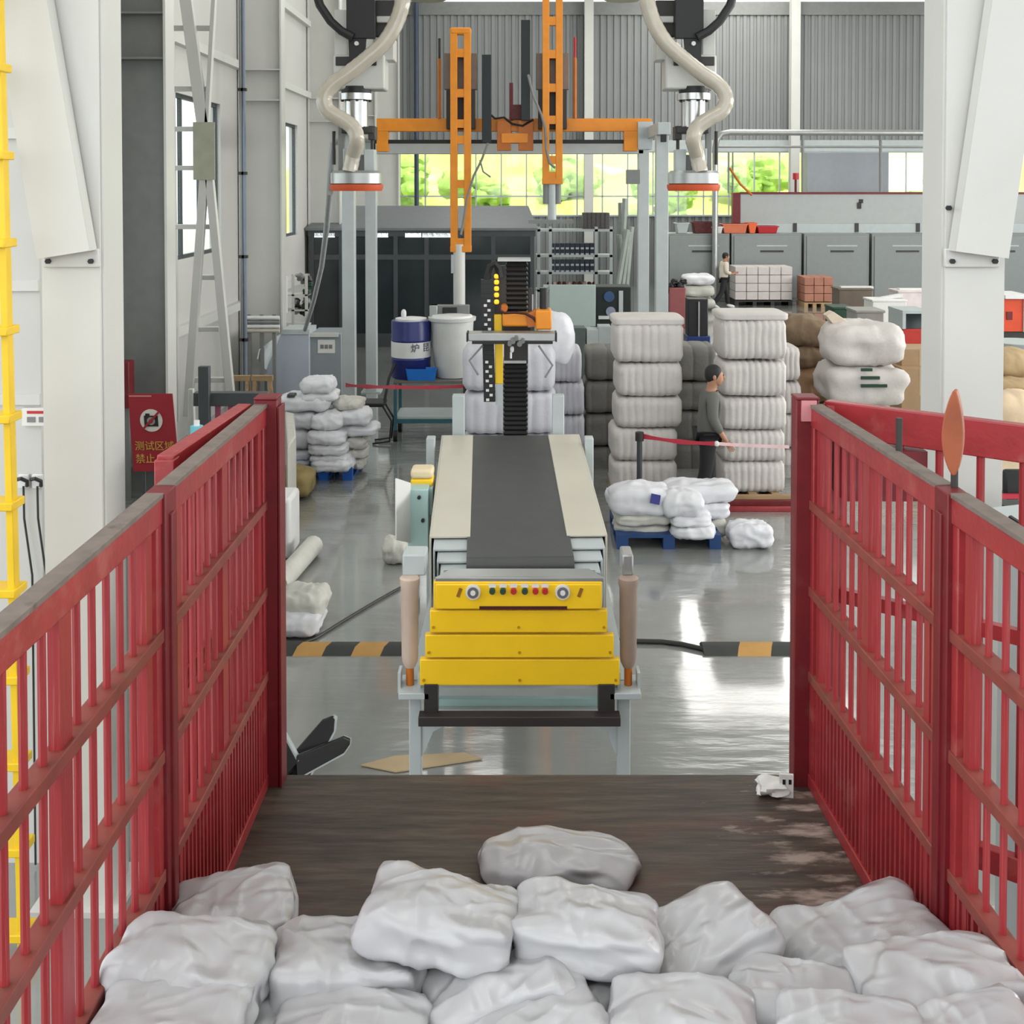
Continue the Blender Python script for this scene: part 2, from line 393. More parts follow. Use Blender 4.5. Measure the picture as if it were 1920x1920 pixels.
def bale_mesh(W_, D_, H_, m, seed, pleats=8):
    rnd = random.Random(seed); o = Vector((rnd.uniform(0, 50),) * 3)
    vs, fs = quadric(48, 8, 8, 9)
    out = []
    for v in vs:
        e = v.y * v.y * (1 - abs(v.z) ** 4)
        k = 1 - 0.03 * abs(v.z) ** 6
        ph = v.x * pleats * math.pi / 2 + 0.5 * noise.noise(Vector((v.x * 2, v.z * .4, 0)) + o)
        pl = abs(math.sin(ph)) ** 0.5 - 0.75
        q = Vector((v.x * W_ / 2, v.y * D_ / 2 * k, v.z * H_ / 2))
        inner = 1 if abs(v.x) < 0.93 else 0
        q.y += (1 if v.y > 0 else -1) * min(1, abs(v.y) ** 4) * 0.05 * H_ * pl * inner
        q.z += (1 if v.z > 0 else -1) * min(1, abs(v.z) ** 4) * 0.03 * H_ * pl * inner
        q += Vector((noise.noise(v * 1.4 + o), noise.noise(v * 1.4 - o), noise.noise(v * 1.1 + o * 2))) * 0.025 * H_
        out.append(q)
    mb = MB(); mb.v = [tuple(q) for q in out]; mb.f = fs
    me = mb.mesh('bale', m, True, False)
    for e in me.edges: e.use_edge_sharp = False
    return me

# ================================================================== the hall
YB, XL, XR, ZR = 43.0, -5.1, 25.0, 12.3
struct(MB().box(-40, 40, -30, YB + 0.2, -0.2, 0).done('floor', FLOOR))
struct(MB().box(-80, 80, YB + 0.2, 120, -0.5, -0.05).done('trim_outside_ground', ASPH))
# grassy bank seen through the back windows, in front of a row of shrubs
bank = MB()
NX, NY = 40, 12
for j in range(NY + 1):
    for i in range(NX + 1):
        x = -13 + 73 * i / NX; y = 52 + 34 * j / NY
        z = 0.2 + 10.5 * (j / NY) ** 0.8 + 0.7 * noise.noise(Vector((x * .2, y * .2, 0)))
        bank.v.append((x, y, z))
for j in range(NY):
    for i in range(NX):
        a = j * (NX + 1) + i; bank.f.append((a, a + 1, a + NX + 2, a + NX + 1))
struct(bank.done('trim_grass_bank', GRASS))
rs = random.Random(5)
for i in range(7):
    x = -6.5 + i * 4.6 + rs.uniform(-.5, .5); y = 55 + rs.uniform(0, 4); z = 0.2 + 10.5 * ((y - 52) / 34) ** .8
    b = MB()
    for k in range(14):
        b.pill((x + rs.uniform(-1.1, 1.1), y + rs.uniform(-.8, .8), z + rs.uniform(0.2, 2.2)), (1.5, 1.3, 1.2), 2.2, 7, 0.5, k + i * 20)
    tag(b.done('shrub', LEAF), 'green shrub on the bank seen through the back windows', 'shrub', 'shrubs outside the back windows')

# back wall of ribbed grey sheet with a long window band (z 2.65-5.15) and a bright strip under the roof
def ribbed(x0, x1, z0, z1, Y, pitch, depth, name, m, parent=None):
    b = MB(); n = int((x1 - x0) / pitch); xs = []
    for i in range(n):
        a = x0 + i * pitch
        xs += [(a, 0), (a + pitch * .35, 0), (a + pitch * .45, depth), (a + pitch * .9, depth)]
    xs.append((x1, 0))
    for x, d in xs: b.v += [(x, Y - d, z0), (x, Y - d, z1)]
    for i in range(len(xs) - 1): b.f.append((2 * i, 2 * i + 2, 2 * i + 3, 2 * i + 1))
    o = b.done(name, m, parent, smooth=False); return o
ZW0, ZW1, ZTOP = 2.66, 5.16, 10.85
wb = struct(ribbed(XL, XR, ZW1, ZTOP, YB, 0.26, 0.05, 'wall_back', GWALL))
ribbed(XL, XR, 0, ZW0, YB, 0.26, 0.05, 'lower_sheet', GWALL, wb)
MB().box(XL, XR, YB - .12, YB, ZW1 - .02, ZW1 + 0.42).done('girt', LGREY, wb)
MB().box(XL, XR, YB - .12, YB, ZTOP - .5, ZTOP).done('girt', GSTEEL, wb)
MB().box(XL, -4.6, YB - .1, YB, ZW0, ZW1).done('infill_sheet', WALLM, wb)
win = struct(MB().box(-4.6, XR, YB - .1, YB + .05, ZW0, ZW0 + .06).box(-4.6, XR, YB - .1, YB + .05, ZW1 - .06, ZW1).done('window_1', LGREY))
paneA = MB().box(-.455, .455, -.006, .006, 0, .72).mesh('pane_low', GLASS, False)
paneB = MB().box(-.455, .455, -.006, .006, 0, 1.62).mesh('pane_high', GLASS, False)
ub = unit_box(LGREY)
MB().box(-4.6, XR, YB - .06, YB + .02, 3.40, 3.46).done('transom', LGREY, win)
xx = -4.6; k = 0
while xx < XR - 0.5:
    inst(ub, 'mullion', win, (xx, YB - .02, ZW0), scale=(.05, .08, ZW1 - ZW0))
    if xx < 17.5:
        inst(paneA, 'pane', win, (xx + .485, YB - .02, ZW0 + .05)); inst(paneB, 'pane', win, (xx + .485, YB - .02, 3.46))
    xx += 0.97
# bright translucent strip at the eaves
struct(MB().box(XL, XR, YB - .02, YB + .02, ZTOP, ZR).done('window_2', mat('translucent_eaves_sheet', (240, 244, 240), 0.6, var=0.02, emit=1.1)))
# columns against the back wall
for i, px in enumerate((1104, 1490)):
    x = P(px, 300, YB - .4).x
    t = thing('wall_column', ['pale steel column on the back wall nearest the middle', 'pale steel column on the back wall behind the railing'][i], 'column', (x, YB - .4, 0), 'back wall columns')
    MB().box(x - .17, x + .17, YB - .14, YB - .12, 0, ZR - .02).done('flange', WSTEEL, t)
    MB().box(x - .01, x + .01, YB - .48, YB - .14, 0, ZR - .02).done('web', WSTEEL, t)
    MB().box(x - .17, x + .17, YB - .50, YB - .48, 0, ZR - .02).done('flange', WSTEEL, t)
p = P(779, 60, YB - .6)
tag(MB().cyl((p.x, YB - .3, 0), (p.x, YB - .3, ZR - .1), .09).done('downpipe', mat('blue_grey_pipe', (58, 72, 92), .4)), 'dark blue-grey vertical pipe on the back wall', 'pipe')

# roof, its unseen front end lengthened to keep sun off the sacks
struct(MB().box(XL - .3, XR, -16, YB + .3, ZR, ZR + .2).done('ceiling', mat('roof_sheet', (205, 206, 204), .6, var=.03)))
struct(MB().box(XR, XR + .2, -16, YB, 0, 2.4).box(XR, XR + .2, -16, YB, 7.6, ZR).done('wall_right', GWALL))

# left wall with window openings between columns
wl = struct(MB().box(XL - .2, XL, 6.2, YB, 5.2, ZR).done('wall_left', WALLM))
MB().box(XL - .2, XL, 6.2, YB, 0, 2.7).done('lower_sheet', WALLM, wl)
COLY = [13.8, 20.4, 27.0, 33.6, 40.0]
yy0 = 6.2
for i, cy in enumerate(COLY + [YB]):
    MB().box(XL - .2, XL, yy0, yy0 + 1.3, 2.7, 5.2).box(XL - .2, XL, cy - 1.3, cy, 2.7, 5.2).done('infill_sheet', WALLM, wl)
    wn = struct(MB().box(XL - .12, XL - .06, yy0 + 1.3, cy - 1.3, 2.7, 2.76).box(XL - .12, XL - .06, yy0 + 1.3, cy - 1.3, 5.14, 5.2).done('window_%d' % (i + 3), DFRAME))
    nn = 4
    for j in range(nn + 1):
        inst(unit_box(DFRAME), 'mullion', wn, (XL - .09, yy0 + 1.3 + j * (cy - yy0 - 2.6) / nn, 2.7), scale=(.06, .06, 2.5))
    for j in range(nn):
        a = yy0 + 1.3 + j * (cy - yy0 - 2.6) / nn; bq = a + (cy - yy0 - 2.6) / nn
        MB().box(XL - .095, XL - .085, a + .03, bq - .03, 2.76, 5.14).done('pane', GLASS, wn)
    for z in (1.6, 5.9, 7.6, 9.3):
        inst(unit_box(WSTEEL), 'girt', wl, (XL + .06, (yy0 + cy) / 2, z), scale=(.12, cy - yy0 - .4, .14))
    yy0 = cy
names = ['nearest', 'second', 'third', 'fourth', 'farthest']
for i, cy in enumerate(COLY):
    x0, x1 = XL + .02, XL + .80
    t = thing('wall_column', ['wide grey steel column on the left wall behind the red no-photo sign', 'second grey steel column along the left wall, beside the ladder bracing',
                              'third steel column along the left wall', 'fourth steel column along the left wall, half hidden', 'last steel column in the far left corner'][i], 'column', ((x0 + x1) / 2, cy, 0), 'left wall columns')
    MB().box(x0, x0 + .03, cy - .17, cy + .17, 0, ZR - .05).done('flange', GSTEEL if i == 0 else WSTEEL, t)  # nearest column in grey: its backlit shade is put into the colour
    MB().box(x1 - .03, x1, cy - .17, cy + .17, 0, ZR - .05).done('flange', WSTEEL, t)
    MB().box(x0 + .03, x1 - .03, cy - .012, cy + .012, 0, ZR - .05).done('web', GSTEEL if i == 0 else WSTEEL, t)
    for z in (.35, 5.35, 5.9):
        MB().box(x0 + .03, x1 - .03, cy - .16, cy - .012, z, z + .025).done('stiffener', GSTEEL if i == 0 else WSTEEL, t)
    MB().box(x0 - .01, x1 + .1, cy - .25, cy + .25, 0, .04).done('base_plate', GSTEEL, t)

# ---- near portal columns with bolted diagonal struts
def portal(px0, px1, pxs, side, label):
    Y = 5.78
    x0, x1 = P(px0, 500, Y).x, P(px1, 500, Y).x
    t = thing('portal_column', label, 'column', ((x0 + x1) / 2, Y, 0), 'portal columns beside the lorry')
    MB().box(x0, x1, Y, Y + .02, 0, ZR - .02).done('flange', WSTEEL, t, .003)
    MB().box((x0 + x1) / 2 - .01, (x0 + x1) / 2 + .01, Y + .02, Y + .30, 0, ZR - .02).done('web', WSTEEL, t)
    xa, xb = (x0, x1 + .0)
    MB().box(x0, x1, Y + .30, Y + .32, 0, ZR - .02).done('flange', WSTEEL, t, .003)
    e = x1 if side < 0 else x0
    MB().box(e - .012, e + .012, Y + .02, Y + .30, 0, ZR - .02).done('side_plate', WSTEEL, t)
    MB().box(x0 - .08, x1 + .08, Y - .06, Y + .38, 0, .03).done('base_plate', WSTEEL, t)
    # gusset plate at the foot of the strut
    a = P(pxs - 48, 502, Y - .05); b = P(pxs + 56, 474, Y - .05)
    MB().box(min(a.x, b.x), max(a.x, b.x), Y - .03, Y - .004, a.z, b.z + .02).done('gusset_plate', WSTEEL, t, .006)
    for dx in (-36, 44):
        q = P(pxs + dx, 490, Y - .04)
        MB().cyl((q.x, Y - .05, q.z), (q.x, Y - .03, q.z), .014, n=6).done('bolt', BLACK, t)
    q = P(pxs + (34 if side < 0 else -42), 390, Y - .02)
    MB().cyl((q.x, Y - .025, q.z), (q.x, Y - .0, q.z), .014, n=6).done('bolt', BLACK, t)
    # the strut: a channel running up and outwards
    foot = P(pxs + (-8 if side < 0 else 20), 478, Y - .12); top = P(pxs + side * 90, 0, Y - .12)
    d = (top - foot); top = foot + d * 4.0
    n_ = Vector((d.z, 0, -d.x)).normalized(); hw = .135
    st = MB().prism([foot + n_ * hw, foot - n_ * hw, top - n_ * hw, top + n_ * hw], (0, .012, 0)).done('strut', WSTEEL, t)
    for sg in (-1, 1):
        c = foot + n_ * hw * sg
        MB().prism([v_ + Vector((0, .013, 0)) for v_ in (c, c + n_ * -.012 * sg, top + n_ * (hw - .012) * sg, top + n_ * hw * sg)], (0, .09, 0)).done('strut_flange', WSTEEL, st)
    return t
portal(78, 188, 126, -1, 'white steel portal column with bolted strut at the left of the lorry')
portal(1772, 1884, 1822, 1, 'white steel portal column with bolted strut at the right of the lorry')

# ---- white partition wall left of the portal, with sign, sockets and cables
Yp = 6.2
pw = struct(MB().box(XL, P(74, 500, Yp).x, Yp, Yp + .1, 0, ZR).done('wall_front', WALLM))
for z in (P(40, 535, Yp).z, P(40, 748, Yp).z, P(40, 250, Yp).z):
    MB().box(XL, P(74, 500, Yp).x, Yp - .02, Yp, z - .03, z + .03).done('trim', WSTEEL, pw)
x0, x1, z0, z1 = rect(44, 764, 92, 797, Yp - .01)
t = thing('notice', 'small white notice with red and grey print on the white partition', 'sign', ((x0 + x1) / 2, Yp - .03, z0))
MB().box(x0, x1, Yp - .03, Yp, z0, z1).done('board', PAPER, t)
MB().box(x0 + .03, x1, Yp - .034, Yp - .03, z1 - .03, z1 - .015).done('red_print', REDP, t)
MB().box(x0 + .03, x0 + .075, Yp - .034, Yp - .03, z0 + .02, z0 + .05).done('grey_print', GSTEEL, t)
MB().box(x0 + .095, x0 + .13, Yp - .034, Yp - .03, z0 + .02, z0 + .05).done('grey_print', GSTEEL, t)
for i, px in enumerate((42, 68)):
    q = P(px, 904, Yp - .03)
    t = thing('wall_socket', ['white wall socket with dark plug beside the yellow ladder', 'white wall socket with dark plug nearest the white portal column'][i], 'socket', (q.x, Yp - .03, q.z), 'sockets on the partition')
    MB().box(q.x - .03, q.x + .03, Yp - .02, Yp, q.z - .04, q.z + .04).done('socket_plate', WHITEP, t, .006)
    MB().tube([(q.x - .02, Yp - .05, q.z + .02), (q.x + .01, Yp - .07, q.z + .03), (q.x + .035, Yp - .05, q.z + .01), (q.x + .03, Yp - .04, q.z - .02)], .011, 8).done('plug', DARK, t)
    e = P(px + 17, 1080, Yp - .06)
    MB().tube([(q.x + .01, Yp - .04, q.z - .02), (q.x + .012, Yp - .04, q.z - .2), (e.x, Yp - .05, e.z), (e.x, Yp - .05, .02)], .006, 6).done('cable', DARK, t)

# ---- yellow ladder at the far left
Yl = 5.4
xa, xb = P(44, 1100, Yl).x, P(-75, 1100, Yl).x
t = thing('yellow_ladder', 'bright yellow steel ladder at the left edge, before the white wall', 'ladder', ((xa + xb) / 2, Yl, 0))
for x in (xa - .02, xb + .02):
    tilt = .0
    MB().beam((x, Yl, 0), (x - .11 * (1 if x > (xa + xb) / 2 else 1), Yl + .05, 6.0), .035, .06, (0, 1, 0)).done('rail', YELB, t, .004)
z = P(20, 1110, Yl).z; dz = 165 * mpp(Yl)
k = 0
while z - dz > 0.1: z -= dz
while z < 5.9:
    sh = -.11 * z / 6.0
    MB().box(xb + sh, xa + sh + .01, Yl - .04, Yl + .10, z - .02, z + .022).done('rung', YELB, t, .006)
    z += dz

# ---- ladder-like bracing between first and second wall column
Yk = 15.6
t = thing('bracing_tower', 'white steel ladder bracing with crossing struts on the left wall', 'bracing', (P(380, 700, Yk).x, Yk, 0))
def pb(a, b, wpx, Y=Yk, nm='strut', m=WSTEEL, dp=.1):
    w_ = wpx * mpp(Y)
    MB().beam(P(*a, Y), P(*b, Y), w_, dp, (0, 1, 0)).done(nm, m, t, .006)
pb((345, -30), (388, 285), 22); pb((388, 262), (352, 780), 15); pb((386, 262), (436, 780), 15); pb((402, -10), (386, 270), 8, nm='strut')
MB().beam(P(318, -60, Yk + .2), P(330, 790, Yk + .2), 12 * mpp(Yk), .1, (0, 1, 0)).done('upright', WSTEEL, t, .006)
for y, a, b in ((53, 320, 398), (167, 322, 392), (242, 325, 388), (315, 325, 378), (425, 327, 400), (520, 366, 408), (617, 360, 412), (712, 356, 424)):
    pb((a, y), (b, y), 9, Yk + .12, 'rung')
g = P(386, 270, Yk)
MB().box(g.x - .16, g.x + .14, Yk - .07, Yk - .05, g.z - .5, g.z + .3).done('gusset_plate', mat('pale_olive_plate', (176, 178, 158), .5), t)
# conduits running up the left wall
for i, (px, Y, m) in enumerate(((455, 18.8, GSTEEL), (461, 18.8, mat('blue_conduit', (124, 136, 154), .4)))):
    a = P(px, 740, Y)
    t = thing('conduit', ['grey conduit pipe running up the left wall', 'blue-grey conduit pipe running up the left wall'][i], 'pipe', (a.x, Y, 0))
    MB().cyl((a.x, Y, 0), (a.x, Y, ZR - .2), .028, n=8).done('pipe', m, t)
    for z in (1.2, 2.6, 4, 5.4): MB().box(a.x - .045, a.x + .045, Y - .04, Y + .04, z, z + .05).done('clip', DARK, t)

# ================================================================== the lorry
BZ = 1.16; YE = 2.64 * 2100 / 1122 + .02
XFL, XFR = -1.13, 1.285
def xr(Y): return XFR + (YE - Y) * 0.048
truck = thing('cargo_lorry', 'open lorry bed with red barred side fences and dark worn timber deck', 'truck', (0.08, 2.0, 0))
MB().box(XFL - .02, XFR + .15, -2.2, YE, BZ - .05, BZ).done('deck', DECK, truck)
MB().box(XFL - .05, XFR + .18, -2.2, YE + .03, BZ - .2, BZ - .052).done('deck_frame', REDD, truck)
for x in (-.42, .55): MB().box(x - .05, x + .05, -2.2, YE - .1, BZ - .45, BZ - .2).done('chassis_rail', DARK, truck)
wheel = MB()
wheel.tube([(-.14, 0, 0), (-.12, 0, 0), (.12, 0, 0), (.14, 0, 0)], [.36, .44, .44, .36], 24)
wm = wheel.mesh('wheel', BLACK)
hub = MB().cyl((-.15, 0, 0), (.15, 0, 0), .2, n=16).mesh('hub', GSTEEL)
for x in (-.95, -.62, .78, 1.11):
    w_ = inst(wm, 'wheel', truck, (x, 2.6, .44)); h_ = bpy.data.objects.new('hub', hub); COL.objects.link(h_); h_.parent = w_
bar_me = MB().box(-.5, .5, -.5, .5, 0, 1).mesh('bar', RED, False)
ZT = 2.84; RZ = [2.41, 2.03, 1.655]
bar8 = MB().tube([(0, 0, 0), (0, 0, 1)], .5, 8).mesh('bar_round', RED)
def fence_panel(y0, y1, xf, sgn):
    """y0 near, y1 far; sgn=-1 left side, +1 right"""
    A = lambda y, z: Vector((xf(y), y, z))
    f = MB()
    f.beam(A(y0, ZT - .04), A(y1, ZT - .04), .05, .085); f.beam(A(y0, BZ + .03), A(y1, BZ + .03), .05, .06)
    for y in (y0 + .025, y1 - .025): f.box(xf(y) - .022, xf(y) + .022, y - .022, y + .022, BZ + .005, ZT - .01)
    fo = f.done('fence_panel', RED, truck, .004)
    MB().beam(A(y0, ZT + .006), A(y1, ZT + .006), .056, .014).done('top_strip', WORN, fo)
    for z in RZ:
        MB().beam(A(y0, z), A(y1, z), .056, .042).done('rail', RAILM, fo, .004)
    n = 14; L_ = y1 - y0
    for i in range(1, n):
        y = y0 + L_ * i / n
        if i == 7 or i in (1, n - 1):
            w_ = .072 if i == 7 else .05
            inst(bar_me, 'upright', fo, (xf(y), y, BZ + .05), scale=(.03, w_, ZT - BZ - .1))
        else:
            inst(bar8, 'bar', fo, (xf(y), y, RZ[2] - .02), scale=(.022, .022, ZT - RZ[2] - .05))
    # ribbed lower plate
    b = MB(); m_ = 30; pit = L_ / m_
    prof = []
    for i in range(m_):
        y = y0 + i * pit; prof += [(y, -.010), (y + pit * .45, -.010), (y + pit * .55, .018), (y + pit * .92, .018)]
    prof.append((y1, -.010))
    for y, d in prof: b.v += [(xf(y) - d * sgn, y, BZ + .04), (xf(y) - d * sgn, y, RZ[2])]
    for i in range(len(prof) - 1): b.f.append((2 * i, 2 * i + 2, 2 * i + 3, 2 * i + 1))
    b.done('ribbed_plate', RED, fo, smooth=False)
def post(x, y, w_=.1, name='post', top=ZT + .03, sgn=-1):
    b = MB()
    b.box(x - w_ / 2, x + w_ / 2, y - .012, y, BZ - .1, top); b.box(x - w_ / 2, x - w_ / 2 + .012, y, y + .08, BZ - .1, top)
    b.box(x + w_ / 2 - .012, x + w_ / 2, y, y + .08, BZ - .1, top); b.box(x - w_ / 2, x + w_ / 2, y + .07, y + .082, BZ - .1, top)
    b.box(x - w_ / 2, x + w_ / 2, y - .02, y + .09, top, top + .012)
    return b.done(name, REDD, truck, .004)
fl = lambda y: XFL; 
Ym = 3.49; Yn = 2.0
fence_panel(Ym + .05, YE - .10, fl, -1); fence_panel(Yn, Ym - .05, fl, -1)
fence_panel(Ym + .05, YE - .10, xr, 1); fence_panel(Yn, Ym - .05, xr, 1)
post(XFL + .02, YE - .09, .1); post(xr(YE) - .03, YE - .09, .1)
MB().box(XFL + .072, XFL + .084, YE - .11, YE, BZ, ZT).done('corner_plate', REDD, truck, .003)
x_ = xr(YE) - .03; MB().box(x_ - .03, x_ + .035, YE - .118, YE - .103, ZT - .06, ZT + .03).done('corner_plate', mat('pink_primer', (206, 138, 142), .5), truck)
for s_, x in ((-1, XFL), (1, xr(Ym))):
    MB().box(x - .035, x + .035, Ym - .055, Ym + .055, BZ - .1, ZT + .01).done('post', REDD, truck, .004)
    MB().box(x - .025 + s_ * -.02, x + .025 + s_ * -.02, Ym - .02, Ym + .02, BZ, ZT - .06).done('post', REDD, truck, .004)
# opened rear gates
def gate(hx, hy, ex, ey, label):
    h, e = Vector((hx, hy, 0)), Vector((ex, ey, 0)); V = lambda t, z: h.lerp(e, t) + Vector((0, 0, z))
    g = MB().beam(V(0, ZT - .06), V(1, ZT - .06), .06, .15).done('rear_gate', RED, truck, .005)
    MB().beam(V(0, BZ - .1), V(1, BZ - .1), .05, .1).done('gate_bottom_beam', RED, g, .005)
    g['label'] = label
    for t_ in (0.02, .98): MB().beam(V(t_, BZ - .1), V(t_, ZT), .07, .07, (0, 1, 0)).done('gate_post', RED, g, .004)
    MB().beam(V(0, 2.0), V(1, 2.0), .04, .06).done('gate_rail', RED, g)
    for i in range(1, 9):
        a = V(i / 9, 0); inst(bar8, 'gate_bar', g, (a.x, a.y, BZ - .05), scale=(.035, .035, ZT - BZ - .05))
    MB().box(*sorted((V(.0, 0).x, V(.3, 0).x)), min(V(0, 0).y, V(.3, 0).y), max(V(0, 0).y, V(.3, 0).y) + .02, ZT - .36, ZT - .15).done('lock_plate', REDD, g)
gate(1.36, YE - .02, 2.52, 4.02, 'dark red rear gate beam swung open to the right')
gate(-1.20, YE - .1, -1.25, 3.92, 'red rear gate folded back outside the left fence')
# latch handle standing on the right fence
q = P(1776, 925, 3.52); qx = xr(3.52) + .02
h_ = MB().cyl((qx, 3.52, ZT), (qx, 3.52, ZT + .09), .012, n=8).done('latch_pin', DARK, truck)
b = MB(); pts = []
for i in range(13):
    a = i / 12; zz = ZT + .05 + .27 * a; wv = .034 * math.sin(math.pi * min(1, a * 1.0)) ** .8 * (1.15 - .3 * a) + .006
    pts.append((wv, zz))
poly = [(qx - .01 - w_, 3.5, z) for w_, z in pts] + [(qx - .01 + w_ * .7, 3.5, z) for w_, z in reversed(pts)]
b.prism(poly, (.02, .035, 0)); b.done('latch_paddle', RUSTW, truck, .006)
q = P(1745, 880, 4.0); MB().cyl((xr(4.0) + .03, 4.0, ZT - .02), (xr(4.0) + .03, 4.0, ZT + .13), .012, n=8).done('latch_pin', DARK, truck)
# crumpled papers on the deck corner
for i, (px, py, s_, rz) in enumerate(((1447, 1482, .1, 20), (1474, 1488, .075, -8))):
    g = G(px, py + 6, BZ)
    t = thing('paper_scrap', ['crumpled white paper box on the deck corner by the right post', 'small printed white carton flap beside the right fence post'][i], 'paper', (g.x, g.y, BZ), 'papers on the deck corner')
    b = MB(); M = Matrix.Rotation(R(rz), 3, 'Z')
    if i == 0: b.pill((g.x, g.y, BZ + .03), (s_ * 1.2, s_ * .9, .06), 5, 5, .5, 3)
    else: b.obox((g.x, g.y, BZ + .05), (s_ * .8, .015, .1), M)
    b.done('sheet', PAPER, t)
    if i == 1:
        for dx in (-.012, .014): MB().obox((g.x + dx, g.y - .01, BZ + .07), (.012, .004, .02), M).done('print_mark', BLACK, t)

# ================================================================== sacks on the lorry deck
spec = [  # px, py, width in px, Y, W, H, (rx, ry, rz), seed, label
 (1046, 1614, 300, 4.27, .30, .16, (0, 2, -3), 11, 'white sack lying alone on the dark deck behind the heap'),
 (436, 1722, 236, 3.48, .32, .16, (4, -6, 12), 12, 'white sack at the back left of the heap, against the left fence'),
 (362, 1808, 300, 3.04, .29, .15, (-4, 4, -6), 13, 'large white sack at the left of the heap beside the red bars'),
 (655, 1815, 285, 3.14, .33, .17, (-8, 4, 2), 14, 'big smooth white sack left of centre, under the topmost sack'),
 (828, 1722, 290, 3.16, .31, .16, (-6, 6, -8), 15, 'topmost plump white sack left of centre on the heap'),
 (1100, 1744, 275, 3.16, .29, .15, (-6, 5, -5), 16, 'crumpled white sack right of centre, resting on two others'),
 (935, 1860, 280, 3.02, .29, .14, (-6, -10, 14), 17, 'white sack wedged below the two middle top sacks'),
 (1275, 1806, 375, 3.22, .33, .16, (-8, -12, 26), 18, 'long white sack slanting across the right of centre'),
 (1612, 1764, 310, 3.46, .34, .16, (-4, -8, 10), 19, 'white sack with a brown smear at the back right of the heap'),
 (1756, 1852, 300, 3.02, .33, .16, (-6, -4, 6), 20, 'large shiny white sack at the right, against the right fence'),
 (1492, 1892, 250, 3.00, .30, .15, (-4, 2, -10), 21, 'grey-white sack low between the two right-hand sacks'),
 (1285, 1932, 290, 2.84, .30, .14, (-4, 2, -6), 22, 'dull white sack cut off at the bottom edge right of centre'),
 (318, 1928, 290, 2.82, .28, .13, (0, 0, -4), 23, 'white sack at the bottom left corner of the heap'),
 (480, 1895, 230, 3.06, .30, .14, (0, 0, 10), 24, 'white sack mostly hidden under the left-hand sacks'),
 (1000, 1930, 270, 2.88, .28, .13, (-4, -6, 18), 25, 'white sack at the bottom edge in the middle of the heap'),
 (655, 1955, 300, 2.86, .30, .13, (0, 0, -4), 26, 'white sack under the big smooth one at the bottom edge'),
 (1840, 1965, 260, 2.74, .28, .13, (0, -4, 10), 27, 'white sack at the bottom right corner of the heap'),
 (1100, 1850, 180, 3.12, .24, .13, (0, 0, 60), 28, 'white sack squeezed upright in the gap below centre'),
 (1600, 1965, 280, 2.76, .28, .13, (0, 0, -8), 29, 'white sack at the bottom edge right of the dull one'),
]
for px, py, wp, Y, W_, H_, rot, sd_, lab in spec:
    loc = P(px, py, Y); L_ = wp * mpp(Y) * .98
    sack(lab, loc, (L_, W_, H_), rot, sd_, 40, SMEAR if 'smear' in lab else SACK, 3.4 if 'alone' in lab else 6.0, 'white sacks heaped on the lorry deck')
# lower layers that carry the heap
rs = random.Random(21)
for k, z in enumerate((BZ + .08, BZ + .22)):
    for i in range(5):
        sack('white sack in the hidden lower layers of the heap', (-.84 + i * .46, 3.2 - .1 * k + rs.uniform(-.02, .02), z), (.43, .52, .15), (0, 0, rs.uniform(-3, 3)), 400 + k * 10 + i, 14, SACK, 4.5, 'lower sacks of the heap')
    for i in range(5):
        sack('white sack in the hidden lower layers of the heap', (-.84 + i * .46, 2.62 + rs.uniform(-.02, .02), z + .0), (.43, .52, .15), (0, 0, rs.uniform(-3, 3)), 430 + k * 10 + i, 14, SACK, 4.5, 'lower sacks of the heap')

# ================================================================== telescopic belt conveyor
Yc = 6.05
conv = thing('belt_conveyor', 'telescopic belt conveyor with stacked yellow front plates and black belt', 'conveyor', (0, Yc, 0))
CM = Matrix.Translation((0.005, 6.15, 0)) @ Matrix.Rotation(0.033, 4, 'Z') @ Matrix.Translation((0, 0, 1.70)) @ Matrix.Rotation(math.atan(.085), 4, 'X')
def cpart(mb, name, m, parent=conv, bevel=0.0, smooth=True):
    mb.v = [tuple(CM @ Vector(v)) for v in mb.v]
    return mb.done(name, m, parent, bevel, smooth)
# booms: outer (0) .. inner (3); local x across, y along, z up from the belt level
BW = [.525, .498, .472, .448]; BY = [.40, .27, .15, .03]; BT = [.012, -.012, -.034, -.056]; BB = [-.50, -.40, -.30, -.17]
for i in range(4):
    w_, y0, zt, zb = BW[i], BY[i], BT[i], BB[i]
    yend = 2.35 if i == 0 else 1.6 - i * .2
    for s_ in (-1, 1):
        b = MB()
        b.box(*sorted((s_ * w_, s_ * (w_ - .012))), y0, yend, zb, zt)
        b.box(*sorted((s_ * (w_ - .01), s_ * .285)), y0, yend, zt - .014, zt)
        cpart(b, 'boom_cover', [BEIGE, LGREY, LGREY, LGREY][i], bevel=.004)
cpart(MB().box(-.303, .303, .11, 2.35, -.012, .006), 'belt', BELT, bevel=.003)
cpart(MB().tube([(-.303, .11, -.045), (.303, .11, -.045)], .048, 20), 'nose_roller', BELT)
MB().prism([P(846, 1066, 6.13), P(1104, 1066, 6.13), P(1132, 1083, 6.02), P(816, 1083, 6.02)], (0, 0, -.012)).done('nose_plate', ALU, conv)
MB().box(P(816, 1086, 6.01).x, P(1132, 1086, 6.01).x, 6.005, 6.03, P(900, 1091, 6.01).z, P(900, 1083, 6.01).z).done('nose_bar', ALU, conv, .003)
MB().box(P(830, 1086, 6.1).x, P(1118, 1086, 6.1).x, 6.06, 6.2, 1.60, 1.66).done('nose_box', GSTEEL, conv)
